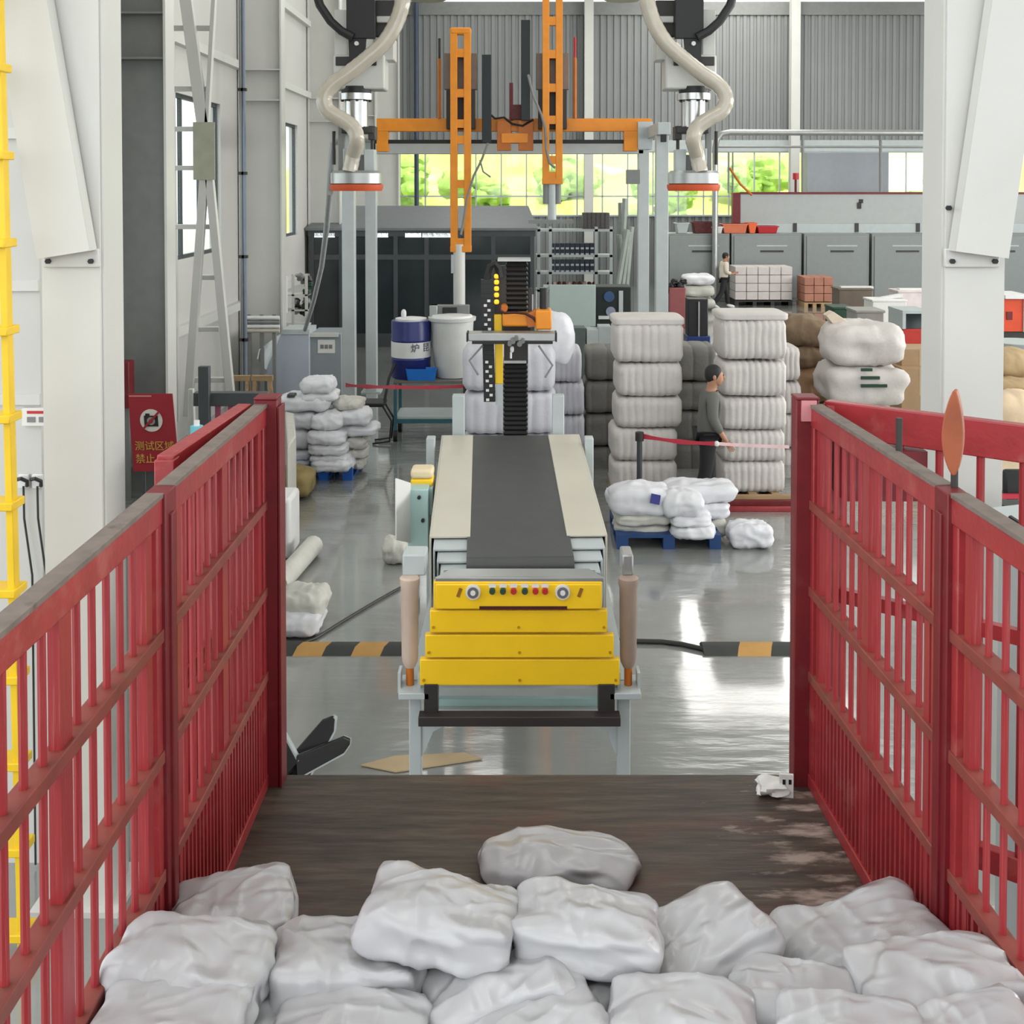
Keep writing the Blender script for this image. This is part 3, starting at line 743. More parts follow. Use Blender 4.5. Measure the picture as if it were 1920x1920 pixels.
# yellow front plates placed as seen
Yf = [6.03, 6.02, 6.01, 6.0]
plates = [(787, 1236, 1162, 1287), (797, 1190, 1151, 1235), (806, 1144, 1139, 1188), (813, 1090, 1129, 1142)]
for i, (a, b_, c, d) in enumerate(plates):
    x0, x1, z0, z1 = rect(a, b_, c, d, Yf[i]); yy = Yf[i]
    mb = MB().box(x0, x1, yy, yy + .05, z0 + .004, z1 - .002)
    pl = mb.done('front_plate', YEL, conv, .006)
    for u in (.02, .5, .98) if i < 3 else (.03,):
        xx_ = x0 + (x1 - x0) * u
        MB().cyl((xx_, yy - .006, z0 + .035), (xx_, yy, z0 + .035), .008, n=8).done('screw', mat('dark_yellow_screw', (190, 140, 20), .4), pl)
yy = Yf[3]
x0, x1, z0, z1 = rect(899, 1064, 1134, 1140, yy); x0, x1 = P(899, 1137, yy).x, P(1063, 1137, yy).x
panel = MB().box(P(817, 1100, yy).x, P(1127, 1100, yy).x, yy - .012, yy, P(900, 1141, yy).z, P(900, 1094, yy).z).done('control_panel', YEL, conv, .006)
MB().box(x0, x1, yy - .016, yy - .012, P(900, 1141, yy).z, P(900, 1135, yy).z).done('slot', mat('slot_dark_red', (70, 16, 14), .6), panel)
for px in (887, 1055):
    q = P(px, 1110, yy - .02)
    l_ = MB().cyl((q.x, yy - .03, q.z), (q.x, yy - .012, q.z), .040, n=24).done('lamp', WHITEP, panel)
    MB().cyl((q.x, yy - .036, q.z), (q.x, yy - .03, q.z), .030, n=24).done('lens', CHROME, l_)
    MB().cyl((q.x, yy - .04, q.z), (q.x, yy - .036, q.z), .014, n=16).done('bulb', WHITEP, l_)
for i, px in enumerate((923, 943, 963, 984, 1004, 1022)):
    q = P(px, 1108, yy - .02); m = [GREENN, GREENN, REDP, GREENN, REDP, REDP][i]
    b_ = MB().cyl((q.x, yy - .035, q.z), (q.x, yy - .012, q.z), .016, n=16).done('button', m, panel)
    MB().box(q.x - .02, q.x + .02, yy - .014, yy - .012, q.z + .016, q.z + .036).done('button_tag', PAPER, panel)
for px in (861, 1088):
    q = P(px, 1112, yy - .02)
    MB().obox((q.x, yy - .014, q.z), (.018, .004, .05), Matrix.Rotation(R(20), 3, 'Y')).done('warning_mark', mat('faded_brown_print', (150, 100, 20), .6), panel)
# legs and frame
for a, b_ in ((767, 790), (1158, 1182)):
    x0, x1 = P(a, 1400, 6.1).x, P(b_, 1400, 6.1).x
    MB().box(x0, x1, 6.1, 6.18, .02, P(a, 1298, 6.1).z).done('leg', LGREY, conv, .006)
    MB().box(x0 - .03, x1 + .03, 6.07, 6.21, 0, .02).done('foot_plate', LGREY, conv)
    MB().box(x0 - .05, x1 + .05, 6.02, 6.26, P(a, 1300, 6.1).z, P(a, 1288, 6.1).z).done('top_plate', LGREY, conv, .004)
    MB().box(x0, x1, 7.9, 7.98, .02, 1.2).done('leg', LGREY, conv, .006)
    MB().box(x0 - .03, x1 + .03, 7.87, 8.01, 0, .02).done('foot_plate', LGREY, conv)
    xm = (x0 + x1) / 2; MB().box(xm - .03, xm + .03, 6.18, 7.9, .95, 1.05).done('side_beam', LGREY, conv)
xl, xr_ = P(790, 1400, 6.12).x, P(1158, 1400, 6.12).x
for y0, y1, Yq in ((1290, 1305, 6.5), (1311, 1330, 6.55), (1331, 1338, 6.5)):
    MB().box(xl, xr_, Yq, Yq + .05, P(900, y1, Yq).z, P(900, y0, Yq).z).done('cross_beam', LGREY if y0 != 1311 else TEAL, conv, .003)
for a, b_ in ((795, 821), (1122, 1153)):
    x0, x1, z0, z1 = rect(a, 1284, b_, 1341, 6.02); MB().box(x0, x1, 6.02, 6.1, z0, z1).done('bumper_strut', DARK, conv, .003)
x0, x1, z0, z1 = rect(785, 1340, 1163, 1358, 6.0); MB().box(x0, x1, 5.97, 6.05, z0, z1).done('bumper_bar', mat('dark_brown_bar', (52, 44, 44), .5), conv, .004)
for s_, a, b_ in ((1, 790, 838), (-1, 1158, 1112)):
    A, B, C_ = P(a, 1358, 6.11), P(b_, 1358, 6.11), P(a, 1420, 6.11)
    MB().prism([A, B, P(b_ - s_ * 26, 1372, 6.11), P(a + s_ * 8, 1405, 6.11), C_], (0, .015, 0)).done('gusset', LGREY, conv)
# wrapped side cylinders on pivot brackets
for a, b_, m in ((752, 785, SLEEVE), (1163, 1193, mat('brown_wrapped_sleeve', (160, 140, 126), .5, var=.1))):
    xm = (P(a, 1150, 6.13).x + P(b_, 1150, 6.13).x) / 2; zt, zb = P(a, 1080, 6.13).z, P(a, 1250, 6.13).z
    cy_ = MB().tube([(xm, 6.13, zb), (xm, 6.13, zb + .03), (xm, 6.13, zb + .06), (xm, 6.13, zt - .06), (xm, 6.13, zt - .04), (xm, 6.13, zt - .01), (xm, 6.13, zt)],
              [.028, .042, .046, .050, .056, .056, .046], 20).done('wrapped_cylinder', m, conv)
    MB().cyl((xm, 6.13, P(a, 1285, 6.13).z), (xm, 6.13, zb + .01), .022, n=12).done('piston_rod', DORG, cy_)
    for dx in (-.055, .055): MB().box(xm + dx - .008, xm + dx + .008, 6.08, 6.18, P(a, 1292, 6.13).z, P(a, 1255, 6.13).z).done('pivot_bracket', LGREY, cy_)
    x0, x1, z0, z1 = rect(a + 3, 1038, b_ + 14 if a < 900 else b_ - 6, 1078, 6.16)
    MB().box(x0, x1, 6.14, 6.3, z0, z1).done('head_bracket', LGREY if a < 900 else ALU, conv, .01)
# rear hoist posts
for a, b_, y0, Yq in ((848, 871, 742, 8.55), (1036, 1058, 742, 8.55), (799, 815, 822, 8.2), (1097, 1113, 822, 8.2)):
    x0, x1 = P(a, y0, Yq).x, P(b_, y0, Yq).x
    MB().box(x0, x1, Yq, Yq + .1, .0, P(a, y0, Yq).z).done('rear_post', LGREY, conv, .006)
# control cabinet on the left side of the conveyor, door ajar, yellow lamp on top
cb = thing('control_cabinet', 'pale teal control cabinet with open white door beside the conveyor', 'cabinet', (P(790, 1000, 7.3).x, 7.3, 0))
x0, x1, z0, z1 = rect(765, 918, 803, 1040, 7.3); MB().box(x0, x1, 7.3, 7.55, z0, z1).done('body', TEAL, cb, .006)
x0, x1, z0, z1 = rect(768, 905, 812, 965, 7.42); MB().box(x0, x1, 7.4, 7.6, z0, z1 - .03).done('upper_body', TEAL, cb, .006)
MB().box(x0, x0 + .06, 7.42, 7.5, 0, z0).done('leg', LGREY, cb)
A, B, C_, D_ = P(740, 897, 7.05), P(767, 906, 7.28), P(767, 958, 7.28), P(740, 1005, 7.05)
MB().prism([P(741, 897, 7.05), P(768, 906, 7.3), P(768, 1018, 7.3), P(741, 1012, 7.05)], (.008, 0.004, 0)).done('door', WHITEP, cb)
for px, py in ((786, 932), (793, 975)): 
    q = P(px, py, 7.3); MB().cyl((q.x, 7.28, q.z), (q.x, 7.31, q.z), .012, n=10).done('knob', BLACK, cb)
q = P(792, 893, 7.5)
yb_ = MB().box(q.x - .075, q.x + .075, 7.44, 7.6, q.z - .06, q.z - .005).done('yellow_cap', YEL, cb, .015)
MB().box(q.x - .075, q.x + .075, 7.44, 7.6, q.z - .005, q.z + .06).done('cap_lid', mat('cream_plastic', (232, 214, 176), .4), yb_, .02)

# ================================================================== lifting unit behind the conveyor (bellows column, arm, suction bar)
Yr = 8.8
rb = thing('loading_manipulator', 'black bellows column with orange arm and suction bar behind the conveyor', 'robot', (P(967, 800, Yr).x, Yr, 0))
def bellows(a, b_, y0, y1, Y, dep, name, parent, folds):
    x0, x1, z0, z1 = rect(a, y0, b_, y1, Y); mb = MB(); n = folds * 2; 
    for i in range(n + 1):
        z = z0 + (z1 - z0) * i / n; e = 0 if i % 2 == 0 else .014
        mb.v += [(x0 + e, Y + e, z), (x1 - e, Y + e, z), (x1 - e, Y + dep - e, z), (x0 + e, Y + dep - e, z)]
    for i in range(n):
        for k in range(4): mb.f.append((4 * i + k, 4 * i + (k + 1) % 4, 4 * i + 4 + (k + 1) % 4, 4 * i + 4 + k))
    mb.f += [(3, 2, 1, 0), (4 * n, 4 * n + 1, 4 * n + 2, 4 * n + 3)]
    return mb.done(name, BLACK, parent, smooth=False)
bellows(943, 990, 680, 822, Yr, .2, 'bellows', rb, 16)
bellows(948, 990, 488, 588, Yr + .02, .2, 'bellows', rb, 11)
x0, x1, z0, z1 = rect(945, 586, 990, 680, Yr + .03); MB().box(x0, x1, Yr + .03, Yr + .2, z0, z1).done('mast', DARK, rb)
x0, x1, z0, z1 = rect(943, 822, 990, 1600, Yr + .02); MB().box(x0, x1, Yr + .02, Yr + .2, 0, z1).done('mast', DARK, rb)
x0, x1, z0, z1 = rect(943, 676, 987, 681, Yr); MB().box(x0, x1, Yr - .01, Yr + .2, z0, z1).done('collar', ALU, rb)
x0, x1, z0, z1 = rect(933, 486, 995, 490, Yr); MB().box(x0, x1, Yr - .01, Yr + .24, z0, z1).done('collar', ALU, rb)
x0, x1, z0, z1 = rect(927, 500, 950, 590, Yr + .02); MB().box(x0, x1, Yr + .03, Yr + .2, z0, z1).done('side_housing', DARK, rb)
# yellow vertical guard and its row of lamps
for y0, y1, a, b_ in ((590, 622, 926, 941), (640, 720, 928, 943)):
    x0, x1, z0, z1 = rect(a, y0, b_, y1, Yr - .03); MB().box(x0, x1, Yr - .03, Yr + .02, z0, z1).done('yellow_guard', YEL, rb, .005)
x0, x1, z0, z1 = rect(929, 720, 943, 760, Yr - .03); MB().box(x0, x1, Yr - .03, Yr + .02, z0, z1).done('guard_foot', LGREY, rb)
for y in (518, 529, 541, 553, 566):
    q = P(931, y, Yr - .02); MB().pill((q.x, Yr - .02, q.z), (.04, .03, .038), 3, 4).done('indicator_lamp', LAMPY, rb)
# drag chain: links along a hoop
pts = [P(x, y, Yr - .01) for x, y in ((918, 752), (917, 720), (916, 690), (915, 655), (914, 620), (913, 585), (912, 550), (913, 520), (919, 500), (928, 495), (935, 503), (938, 520))]
ch = MB().tube(pts, [.03] * len(pts), 6).done('drag_chain', BLACK, rb)
link = MB().box(-.045, .045, -.03, .03, -.018, .018).mesh('link', BLACK, False)
pin = MB().box(-.012, .012, -.036, -.03, -.01, .01).mesh('pin', PAPER, False)
for i in range(26):
    y = 748 - i * 8.8; q = P(918 - i * .22, y, Yr - .02)
    inst(link, 'chain_link', ch, q)
    if i < 9 or 12 < i < 22: inst(pin, 'link_pin', ch, (q.x + (.014 if i % 2 else -.014), q.y - .002, q.z))
# horizontal orange arm with hoses and motors
x0, x1, z0, z1 = rect(942, 588, 1012, 612, Yr - .16)
MB().box(x0, x1, Yr - .18, Yr, z0, z1).done('arm', ORG, rb, .015)
x0, x1, z0, z1 = rect(1004, 581, 1034, 617, Yr - .2); MB().box(x0, x1, Yr - .25, Yr - .02, z0, z1).done('wrist_block', ORG, rb, .012)
q = P(985, 596, Yr - .2); MB().prism([P(985, 590, Yr - .2), P(1004, 582, Yr - .2), P(1004, 612, Yr - .2), P(990, 614, Yr - .2)], (0, .14, 0)).done('arm_web', DORG, rb)
MB().tube([P(x, y, Yr - .22) for x, y in ((938, 572), (938, 582), (946, 587), (965, 586), (985, 588), (1000, 596), (1007, 606), (1006, 614))], .010, 8).done('hose', mat('dark_red_hose', (60, 20, 20), .4), rb)
q = P(945, 577, Yr - .05); MB().cyl((q.x, Yr - .1, q.z), (q.x, Yr, q.z), .03, n=16).done('joint_cap', DORG, rb)
for a, b_, y0, y1, m in ((1012, 1027, 540, 582, BLACK), (1004, 1008, 546, 582, ALU), (990, 998, 540, 590, DARK), (996, 1001, 552, 585, ALU)):
    x0, x1, z0, z1 = rect(a, y0, b_, y1, Yr - .12); MB().cyl(((x0 + x1) / 2, Yr - .12, z0), ((x0 + x1) / 2, Yr - .12, z1), (x1 - x0) / 2, n=12).done('cylinder', m, rb)
# suction bar
x0, x1, z0, z1 = rect(878, 623, 1041, 638, Yr - .3)
bar = MB().box(x0, x1, Yr - .36, Yr - .2, z0, z1).done('suction_bar', ALU, rb, .008)
for xe in (x0 - .012, x1): MB().box(xe, xe + .012, Yr - .36, Yr - .2, z0 - .004, z1 + .002).done('end_cap', BLACK, bar)
MB().box(x0 + .03, x1 - .02, Yr - .35, Yr - .21, z0 - .022, z0).done('rubber_pad', BLACK, bar)
q = P(968, 632, Yr - .36)
for k in range(5):
    MB().cyl((q.x - .05 + k * .025, Yr - .40, q.z - .05 + .02 * (k % 3)), (q.x - .05 + k * .025, Yr - .36, q.z - .04 + .02 * (k % 3)), .016 + .004 * (k % 2), n=10).done('valve', GSTEEL, bar)
for pts in (((905, 648), (880, 676), (897, 703)), ((1010, 648), (1036, 685), (1022, 708))):
    MB().tube([P(x, y, Yr - .3) for x, y in pts], .009, 6).done('gripper_finger', GSTEEL, rb)
q = P(960, 655, Yr - .3); MB().pill((q.x, Yr - .3, q.z), (.03, .03, .05), 2.5, 5).done('white_knob', WHITEP, rb); 
MB().cyl(P(958, 660, Yr - .3), P(958, 672, Yr - .3), .008, n=8).done('knob_stem', WHITEP, rb)

# ================================================================== two hanging vacuum robots
def robot(mir, label):
    Y = 11.4
    fx = (lambda x: 1969 - x) if mir else (lambda x: x)
    Q = lambda x, y, Yq=Y: P(fx(x), y, Yq)
    t = thing('vacuum_robot', label, 'robot', Q(668, 350), 'hanging vacuum robots')
    def bx(a, y0, b_, y1, Ya, Yb, name, m, par=t, bev=.008, zt=None):
        x0, x1 = sorted((fx(a), fx(b_))); X0, X1, z0, z1 = rect(x0, y0, x1, y1, Ya)
        return MB().box(X0, X1, Ya, Yb, z0, z1 if zt is None else zt).done(name, m, par, bev)
    up = bx(652, 78, 703, 0, Y - .2, Y - .14, 'arm_plate', BLACK, zt=6.4) if False else None
    x0, x1 = sorted((fx(650), fx(703))); X0, X1, z0, z1 = rect(x0, 0, x1, 72, Y - .2)
    ap = MB().box(X0, X1, Y - .22, Y - .14, z0, 6.6).done('arm_plate', BLACK, t, .004)
    a_, b_, c_, d_ = Q(653, 70, Y - .2), Q(686, 70, Y - .2), Q(683, 104, Y - .2), Q(655, 122, Y - .2)
    MB().prism([a_, b_, c_, d_], (0, .06, 0)).done('arm_tip', BLACK, ap)
    q = Q(668, 81, Y - .24); MB().cyl((q.x, Y - .23, q.z), (q.x, Y - .2, q.z), .022, n=12).done('pivot_cap', WHITEP, ap)
    bx(627, 18, 652, 108, Y - .1, Y + .2, 'arm_shell', WSTEEL); bx(700, 70, 738, 112, Y - .05, Y + .25, 'motor_shell', WSTEEL)
    bx(706, 30, 734, 42, Y - .05, Y + .1, 'cover_strip', WSTEEL); bx(690, 0, 740, 68, Y + .0, Y + .2, 'dark_core', DARK)
    bx(625, 102, 721, 167, Y - .12, Y + .22, 'wrist_body', WSTEEL, bev=.02)
    bx(629, 106, 706, 123, Y - .135, Y - .12, 'wrist_recess', DARK)
    q = Q(668, 170); r = 30 * mpp(Y)
    MB().cyl((q.x, Y, Q(0, 176).z), (q.x, Y, Q(0, 163).z), r * .93, n=24).done('tool_flange', BLACK, t)
    fl_ = MB().cyl((q.x, Y, Q(0, 188).z), (q.x, Y, Q(0, 176).z), r * 1.05, n=24).done('tool_disc', CHROME, t)
    for k in range(8):
        an = k * math.pi / 4 + .2; c = Vector((q.x + math.cos(an) * r * .85, Y + math.sin(an) * r * .85, Q(0, 191).z))
        MB().cyl(c, c + Vector((0, 0, .03)), .016, n=8).done('bolt', BLACK, fl_)
    MB().cyl((q.x, Y, Q(0, 240).z), (q.x, Y, Q(0, 189).z), r * .72, n=24).done('tool_cylinder', CHROME, t)
    bx(640, 238, 700, 250, Y - .12, Y + .12, 'swivel_plate', DARK); bx(634, 232, 646, 320, Y - .08, Y - .03, 'side_rod', GSTEEL); bx(690, 236, 703, 262, Y - .1, Y + .1, 'valve_block', DARK)
    bx(643, 278, 660, 322, Y - .1, Y + .08, 'bracket', LGREY); bx(682, 280, 702, 322, Y - .1, Y + .08, 'bracket', LGREY); bx(656, 290, 684, 326, Y - .06, Y + .06, 'neck', GSTEEL)
    for k in range(3): 
        c = Q(626 + k * 36, 246); MB().cyl(c, c + Vector((0, 0, -.34)), .018, n=8).done('guide_pin', DARK, t)
    r2 = 48 * mpp(Y)
    hd = MB().lathe([(r2 * .9, Q(0, 346).z), (r2, Q(0, 344).z), (r2, Q(0, 325).z), (r2 * .9, Q(0, 320).z)], (q.x, Y, 0), 32).done('suction_drum', ALU, t)
    MB().lathe([(r2 * .98, Q(0, 358).z), (r2 * 1.03, Q(0, 352).z), (r2 * 1.03, Q(0, 346).z), (r2 * .9, Q(0, 345).z)], (q.x, Y, 0), 32).done('orange_seal', mat('orange_rubber', (206, 84, 40), .6), hd)
    hp = [(764, -90), (762, -40), (756, 0), (744, 40), (722, 78), (690, 108), (655, 136), (622, 160), (608, 184), (616, 208), (642, 224), (662, 240), (669, 262), (662, 290), (656, 322)]
    # smooth the hose with Catmull-Rom
    def cr(p0, p1, p2, p3, u): return 0.5 * ((2 * p1) + (p2 - p0) * u + (2 * p0 - 5 * p1 + 4 * p2 - p3) * u * u + (3 * p1 - p0 - 3 * p2 + p3) * u ** 3)
    pp = [Q(x, y, Y - .34 + (.15 if y > 270 or y < -20 else 0)) for x, y in hp]; sm = []
    for i in range(len(pp) - 1):
        p0, p1, p2, p3 = pp[max(i - 1, 0)], pp[i], pp[i + 1], pp[min(i + 2, len(pp) - 1)]
        for k in range(6): sm.append(cr(p0, p1, p2, p3, k / 6))
    sm.append(pp[-1])
    MB().tube(sm, [.076 + .003 * (k % 2) for k in range(len(sm))], 14).done('vacuum_hose', TUBE, t)
    MB().tube([Q(x, y, Y - .25) for x, y in ((588, -30), (600, 10), (620, 40), (640, 58), (662, 70))], .045, 10).done('cable_loop', BLACK, t)
    q = Q(800, -4, Y + .3); MB().lathe([(.20, q.z - .02), (.25, q.z + .02), (.25, q.z + .25)], (q.x, Y + .3, 0), 24).done('motor_pot', ALU, t)
    # hanger up to the roof
    MB().box(X0 - .2, X1 + .2, Y - .1, Y + .5, 6.4, 7.4).done('shoulder', WSTEEL, t, .04)
    MB().box(X0 - .1, X1 + .1, Y, Y + .4, 7.4, 12.28).done('hanger', WSTEEL, t)
    return t
rob1 = robot(False, 'white hanging robot with hose and round suction head, left of the gantry')
robot(True, 'white hanging robot with hose and round suction head, right of the gantry')
# grey hose hanging from the left suction head to the cabinet
MB().tube([P(x, y, 11.5 + max(0, (y - 360) * .028)) for x, y in ((640, 262), (624, 270), (621, 300), (618, 360), (612, 430), (603, 500), (588, 565), (572, 618))], .035, 10).done('drop_hose', mat('pale_hose', (168, 172, 172), .4), rob1)

# ================================================================== pick-and-place gantry with orange masts
gt = thing('gantry_frame', 'white four-post gantry carrying an orange cross beam', 'gantry', (-.25, 19.3, 0))
GX = (-2.75, 2.275); GY = (18.0, 20.7)
for x in GX:
    for y in GY:
        MB().box(x - .1, x + .1, y - .1, y + .1, .02, 4.62).done('post', LGREY, gt, .008)
        MB().box(x - .18, x + .18, y - .18, y + .18, 0, .02).done('foot_plate', LGREY, gt)
    MB().box(x - .1, x + .1, 17.7, 21.0, 4.62, 4.82).done('side_beam', LGREY, gt, .01)
MB().box(GX[0], GX[1], 20.6, 20.8, 4.40, 4.62).done('rear_beam', LGREY, gt, .01)
Yg = 19.2
def gbx(a, y0, b_, y1, Ya, Yb, name, m, par=gt, bev=.006):
    X0, X1, z0, z1 = rect(a, y0, b_, y1, Ya); return MB().box(X0, X1, Ya, Yb, z0, z1).done(name, m, par, bev)
gbx(706, 222, 1222, 246, Yg, Yg + .25, 'cross_beam', ORG); gbx(706, 246, 727, 284, Yg - .02, Yg + .25, 'beam_bracket', ORG); gbx(1170, 246, 1196, 283, Yg - .02, Yg + .25, 'beam_bracket', ORG)
gbx(700, 262, 1200, 269, Yg + .05, Yg + .12, 'guide_rail', BLACK); gbx(1196, 228, 1224, 280, Yg - .04, Yg + .3, 'end_block', LGREY)
gbx(932, 226, 958, 282, Yg - .1, Yg + .1, 'carriage_block', DORG); gbx(972, 226, 1000, 282, Yg - .1, Yg + .1, 'carriage_block', DORG); gbx(940, 250, 990, 268, Yg - .12, Yg, 'carriage_plate', ORG)
gbx(1240, 252, 1250, 266, 17.58, 17.7, 'end_stop', BLACK)
gbx(1176, 318, 1200, 345, 18.0, 18.25, 'floodlight', GSTEEL)
def mast(xa, xb, y0, y1, label, sl):
    m_ = MB(); x0, x1, z0, z1 = rect(xa, y0, xb, y1, Yg - .3); w_ = (x1 - x0) * .34
    t = thing('lift_mast', label, 'mast', ((x0 + x1) / 2, Yg - .3, z0), 'orange lift masts on the gantry')
    for a, b_ in ((x0, x0 + w_), (x1 - w_, x1)): MB().box(a, b_, Yg - .36, Yg - .2, z0, z1 - .03).done('mast_rail', ORG, t, .006)
    MB().box(x0 - .005, x1 + .005, Yg - .366, Yg - .195, z1 - .12, z1).done('mast_cap', ORG, t, .03)
    for s_ in sl:
        z = P(xa, s_, Yg - .3).z; MB().box(x0 + w_, x1 - w_, Yg - .35, Yg - .21, z - .07, z + .07).done('mast_cross_plate', ORG, t)
    MB().box(x0 - .005, x1 + .005, Yg - .366, Yg - .195, z0 - .005, z0 + .1).done('mast_foot', ORG, t, .01)
    # carriage with motors
    X0, X1, Z0, Z1 = rect(xa - 12, 100, xb + 12, 168, Yg - .15); MB().box(X0, X1, Yg - .19, Yg - .02, Z0, Z1).done('drive_housing', mat('brown_grey_housing', (122, 112, 106), .5), t, .01)
    X0, X1, Z0, Z1 = rect(xa - 8, 168, xb + 8, 242, Yg - .15); MB().box(X0, X1, Yg - .19, Yg - .02, Z0, Z1).done('carriage', DARK, t, .01)
    return t
m1 = mast(845, 883, 52, 472, 'tall orange slotted mast left on the gantry, reaching lowest', (100, 175, 232, 262, 345, 455))
m2 = mast(1017, 1055, -40, 345, 'tall orange slotted mast right on the gantry, reaching highest', (40, 102, 165, 225, 300, 330))
q = P(861, 480, Yg - .28)
MB().cyl((q.x, Yg - .28, P(861, 575, Yg - .28).z), (q.x, Yg - .28, q.z + .2), 11 * mpp(Yg)).done('piston', WSTEEL, m1); X0, X1, z0, z1 = rect(846, 478, 858, 512, Yg - .3); MB().box(X0, X1, Yg - .34, Yg - .22, z0, z1).done('sensor_box', LGREY, m1)
q = P(1035, 345, Yg - .28)
for a in (1024, 1046):
    c = P(a, 345, Yg - .28); MB().cyl((c.x, Yg - .28, P(a, 382, Yg).z), (c.x, Yg - .28, c.z + .05), 6 * mpp(Yg)).done('piston', GSTEEL, m2)
MB().cyl((q.x, Yg - .28, P(1035, 412, Yg).z), (q.x, Yg - .28, q.z + .02), 8 * mpp(Yg)).done('piston', LGREY, m2)
MB().box(q.x - .4, q.x + .35, Yg - .4, Yg - .15, P(1035, 418, Yg).z, P(1035, 411, Yg).z).done('gripper_plate', GSTEEL, m2)
for t_, a, b_, y0, y1 in ((m1, 904, 921, 103, 268), (m2, 977, 994, 38, 226)):
    X0, X1, z0, z1 = rect(a, y0, b_, y1, Yg - .2); MB().box(X0, X1, Yg - .26, Yg - .12, z0, z1).done('cable_duct', mat('blue_black_duct', (26, 36, 40), .5), t_, .008)
for t_, px, y0, y1 in ((m1, 824, 110, 222), (m2, 1078, 108, 222)):
    c = P(px, y0, Yg); MB().cyl((c.x, Yg, P(px, y1, Yg).z), c, 3.5 * mpp(Yg), n=8).done('guide_rod', DORG, t_)
    MB().cyl(c, (c.x, Yg, P(px, y0 - 38, Yg).z), 2.4 * mpp(Yg), n=8).done('sensor_stalk', DARK if px < 900 else REDP, t_)
gbx(955, 155, 962, 226, Yg - .05, Yg + .02, 'red_stalk', REDD); gbx(958, 196, 978, 224, Yg - .08, Yg + .05, 'valve_cluster', MIXRED)
MB().tube([P(x, y, Yg - .45) for x, y in ((990, 140), (1000, 180), (1015, 215), (1022, 240), (1024, 280), (1030, 305), (1041, 315))], .022, 8).done('air_hose', GSTEEL, m2)
MB().tube([P(x, y, Yg - .45) for x, y in ((915, 268), (903, 300), (888, 330), (876, 370), (868, 420), (864, 440))], .02, 8).done('air_hose', GSTEEL, m1)
MB().tube([P(x, y, Yg - .45) for x, y in ((900, 300), (906, 322), (920, 332))], .015, 8).done('air_hose', GSTEEL, m1)
MB().tube([P(x, y, Yg - .1) for x, y in ((920, 215), (928, 222), (945, 220), (960, 232), (980, 236), (1000, 224))], .02, 8).done('cable_run', BLACK, gt)

# ================================================================== pallets of sacks
def pallet(x0, x1, y0, y1, h, m, label, name='pallet'):
    t = thing(name, label, 'pallet', ((x0 + x1) / 2, (y0 + y1) / 2, 0))
    n = 5; w_ = (y1 - y0)
    for i in range(n):
        a = y0 + w_ * i / n; MB().box(x0, x1, a, a + w_ / n * .82, h - .03, h).done('deck_board', m, t)
    for x in (x0, (x0 + x1) / 2 - .06, x1 - .12):
        for y in (y0, (y0 + y1) / 2 - .06, y1 - .12): MB().box(x, x + .12, y, y + .12, .02, h - .03).done('block', m, t)
        MB().box(x, x + .12, y0, y1, 0, .02).done('bottom_board', m, t)
    return t
Yp1 = G(600, 901).y
a, b = P(552, 890, Yp1).x, P(660, 890, Yp1).x
pallet(a, b, Yp1, Yp1 + 1.0, .17, BLUE, 'bright blue plastic pallet under the white sacks at the left')
L1 = [ (562, 712, 620, 742, 'topmost white sack of the left pallet stack'), (560, 738, 627, 756, 'flat white sack just below the topmost on the left stack'),
 (520, 743, 615, 776, 'long white sack with a dark patch, upper left of the left stack'), (622, 752, 676, 772, 'greyish sack at the upper right back of the left stack'),
 (533, 773, 592, 808, 'white sack at the left edge, under the long one, left stack'), (583, 777, 636, 812, 'round white sack end in the middle of the left stack'),
 (628, 771, 690, 802, 'white sack at the right of the left stack, above its longest'), (616, 800, 703, 822, 'longest white sack sticking out right from the left stack'),
 (536, 807, 578, 846, 'white sack at the left edge halfway up the left stack'), (574, 810, 642, 838, 'wide white sack in the front middle of the left stack'),
 (636, 820, 684, 846, 'beige-white sack in the right shade of the left stack'), (536, 844, 582, 867, 'second white sack from the bottom at the left edge, left stack'),
 (578, 835, 646, 858, 'white sack third from the bottom in front, left stack'), (638, 843, 684, 864, 'beige sack second from the bottom at the right, left stack'),
 (536, 862, 582, 882, 'bottom white sack at the left edge of the left stack'), (582, 855, 650, 873, 'white sack second from the bottom in front, left stack'),
 (584, 866, 656, 889, 'bottom front white sack of the left stack, over the blue pallet'), (642, 860, 680, 884, 'bottom beige sack at the right of the left stack')]
rs = random.Random(8)
def sacks(lst, Y, D, m_fn, grp, n=20, yoff=None):
    for i, (x0, y0, x1, y1, lab) in enumerate(lst):
        Yy = Y + (yoff[i] if yoff else 0); X0, X1, z0, z1 = rect(x0, y0, x1, y1, Yy)
        h = (z1 - z0) * .98; W_ = D
        sack(lab, ((X0 + X1) / 2, Yy + W_ / 2, (z0 + z1) / 2), ((X1 - X0) * 1.04, W_, h), (0, 0, rs.uniform(-4, 4)), 100 + i + int(Y * 10), n, m_fn(i), 4.6, grp, crease=.02, lump=.07)
sacks(L1, Yp1 - .05, .5, lambda i: SACKD if i in (3, 10, 13, 17) else SACK2, 'white sacks stacked on the left blue pallet',
      yoff=[.15, .15, .15, .35, .2, .05, .25, .3, .2, 0, .3, .2, 0, .3, .2, 0, -.08, .3])
q = P(545, 744, Yp1 + .1); tag(MB().box(q.x - .05, q.x + .05, Yp1 + .1, Yp1 + .25, q.z - .01, q.z + .03).done('tape_roll', DFRAME, None, .01), 'small dark block lying on the long sack of the left stack', 'block')

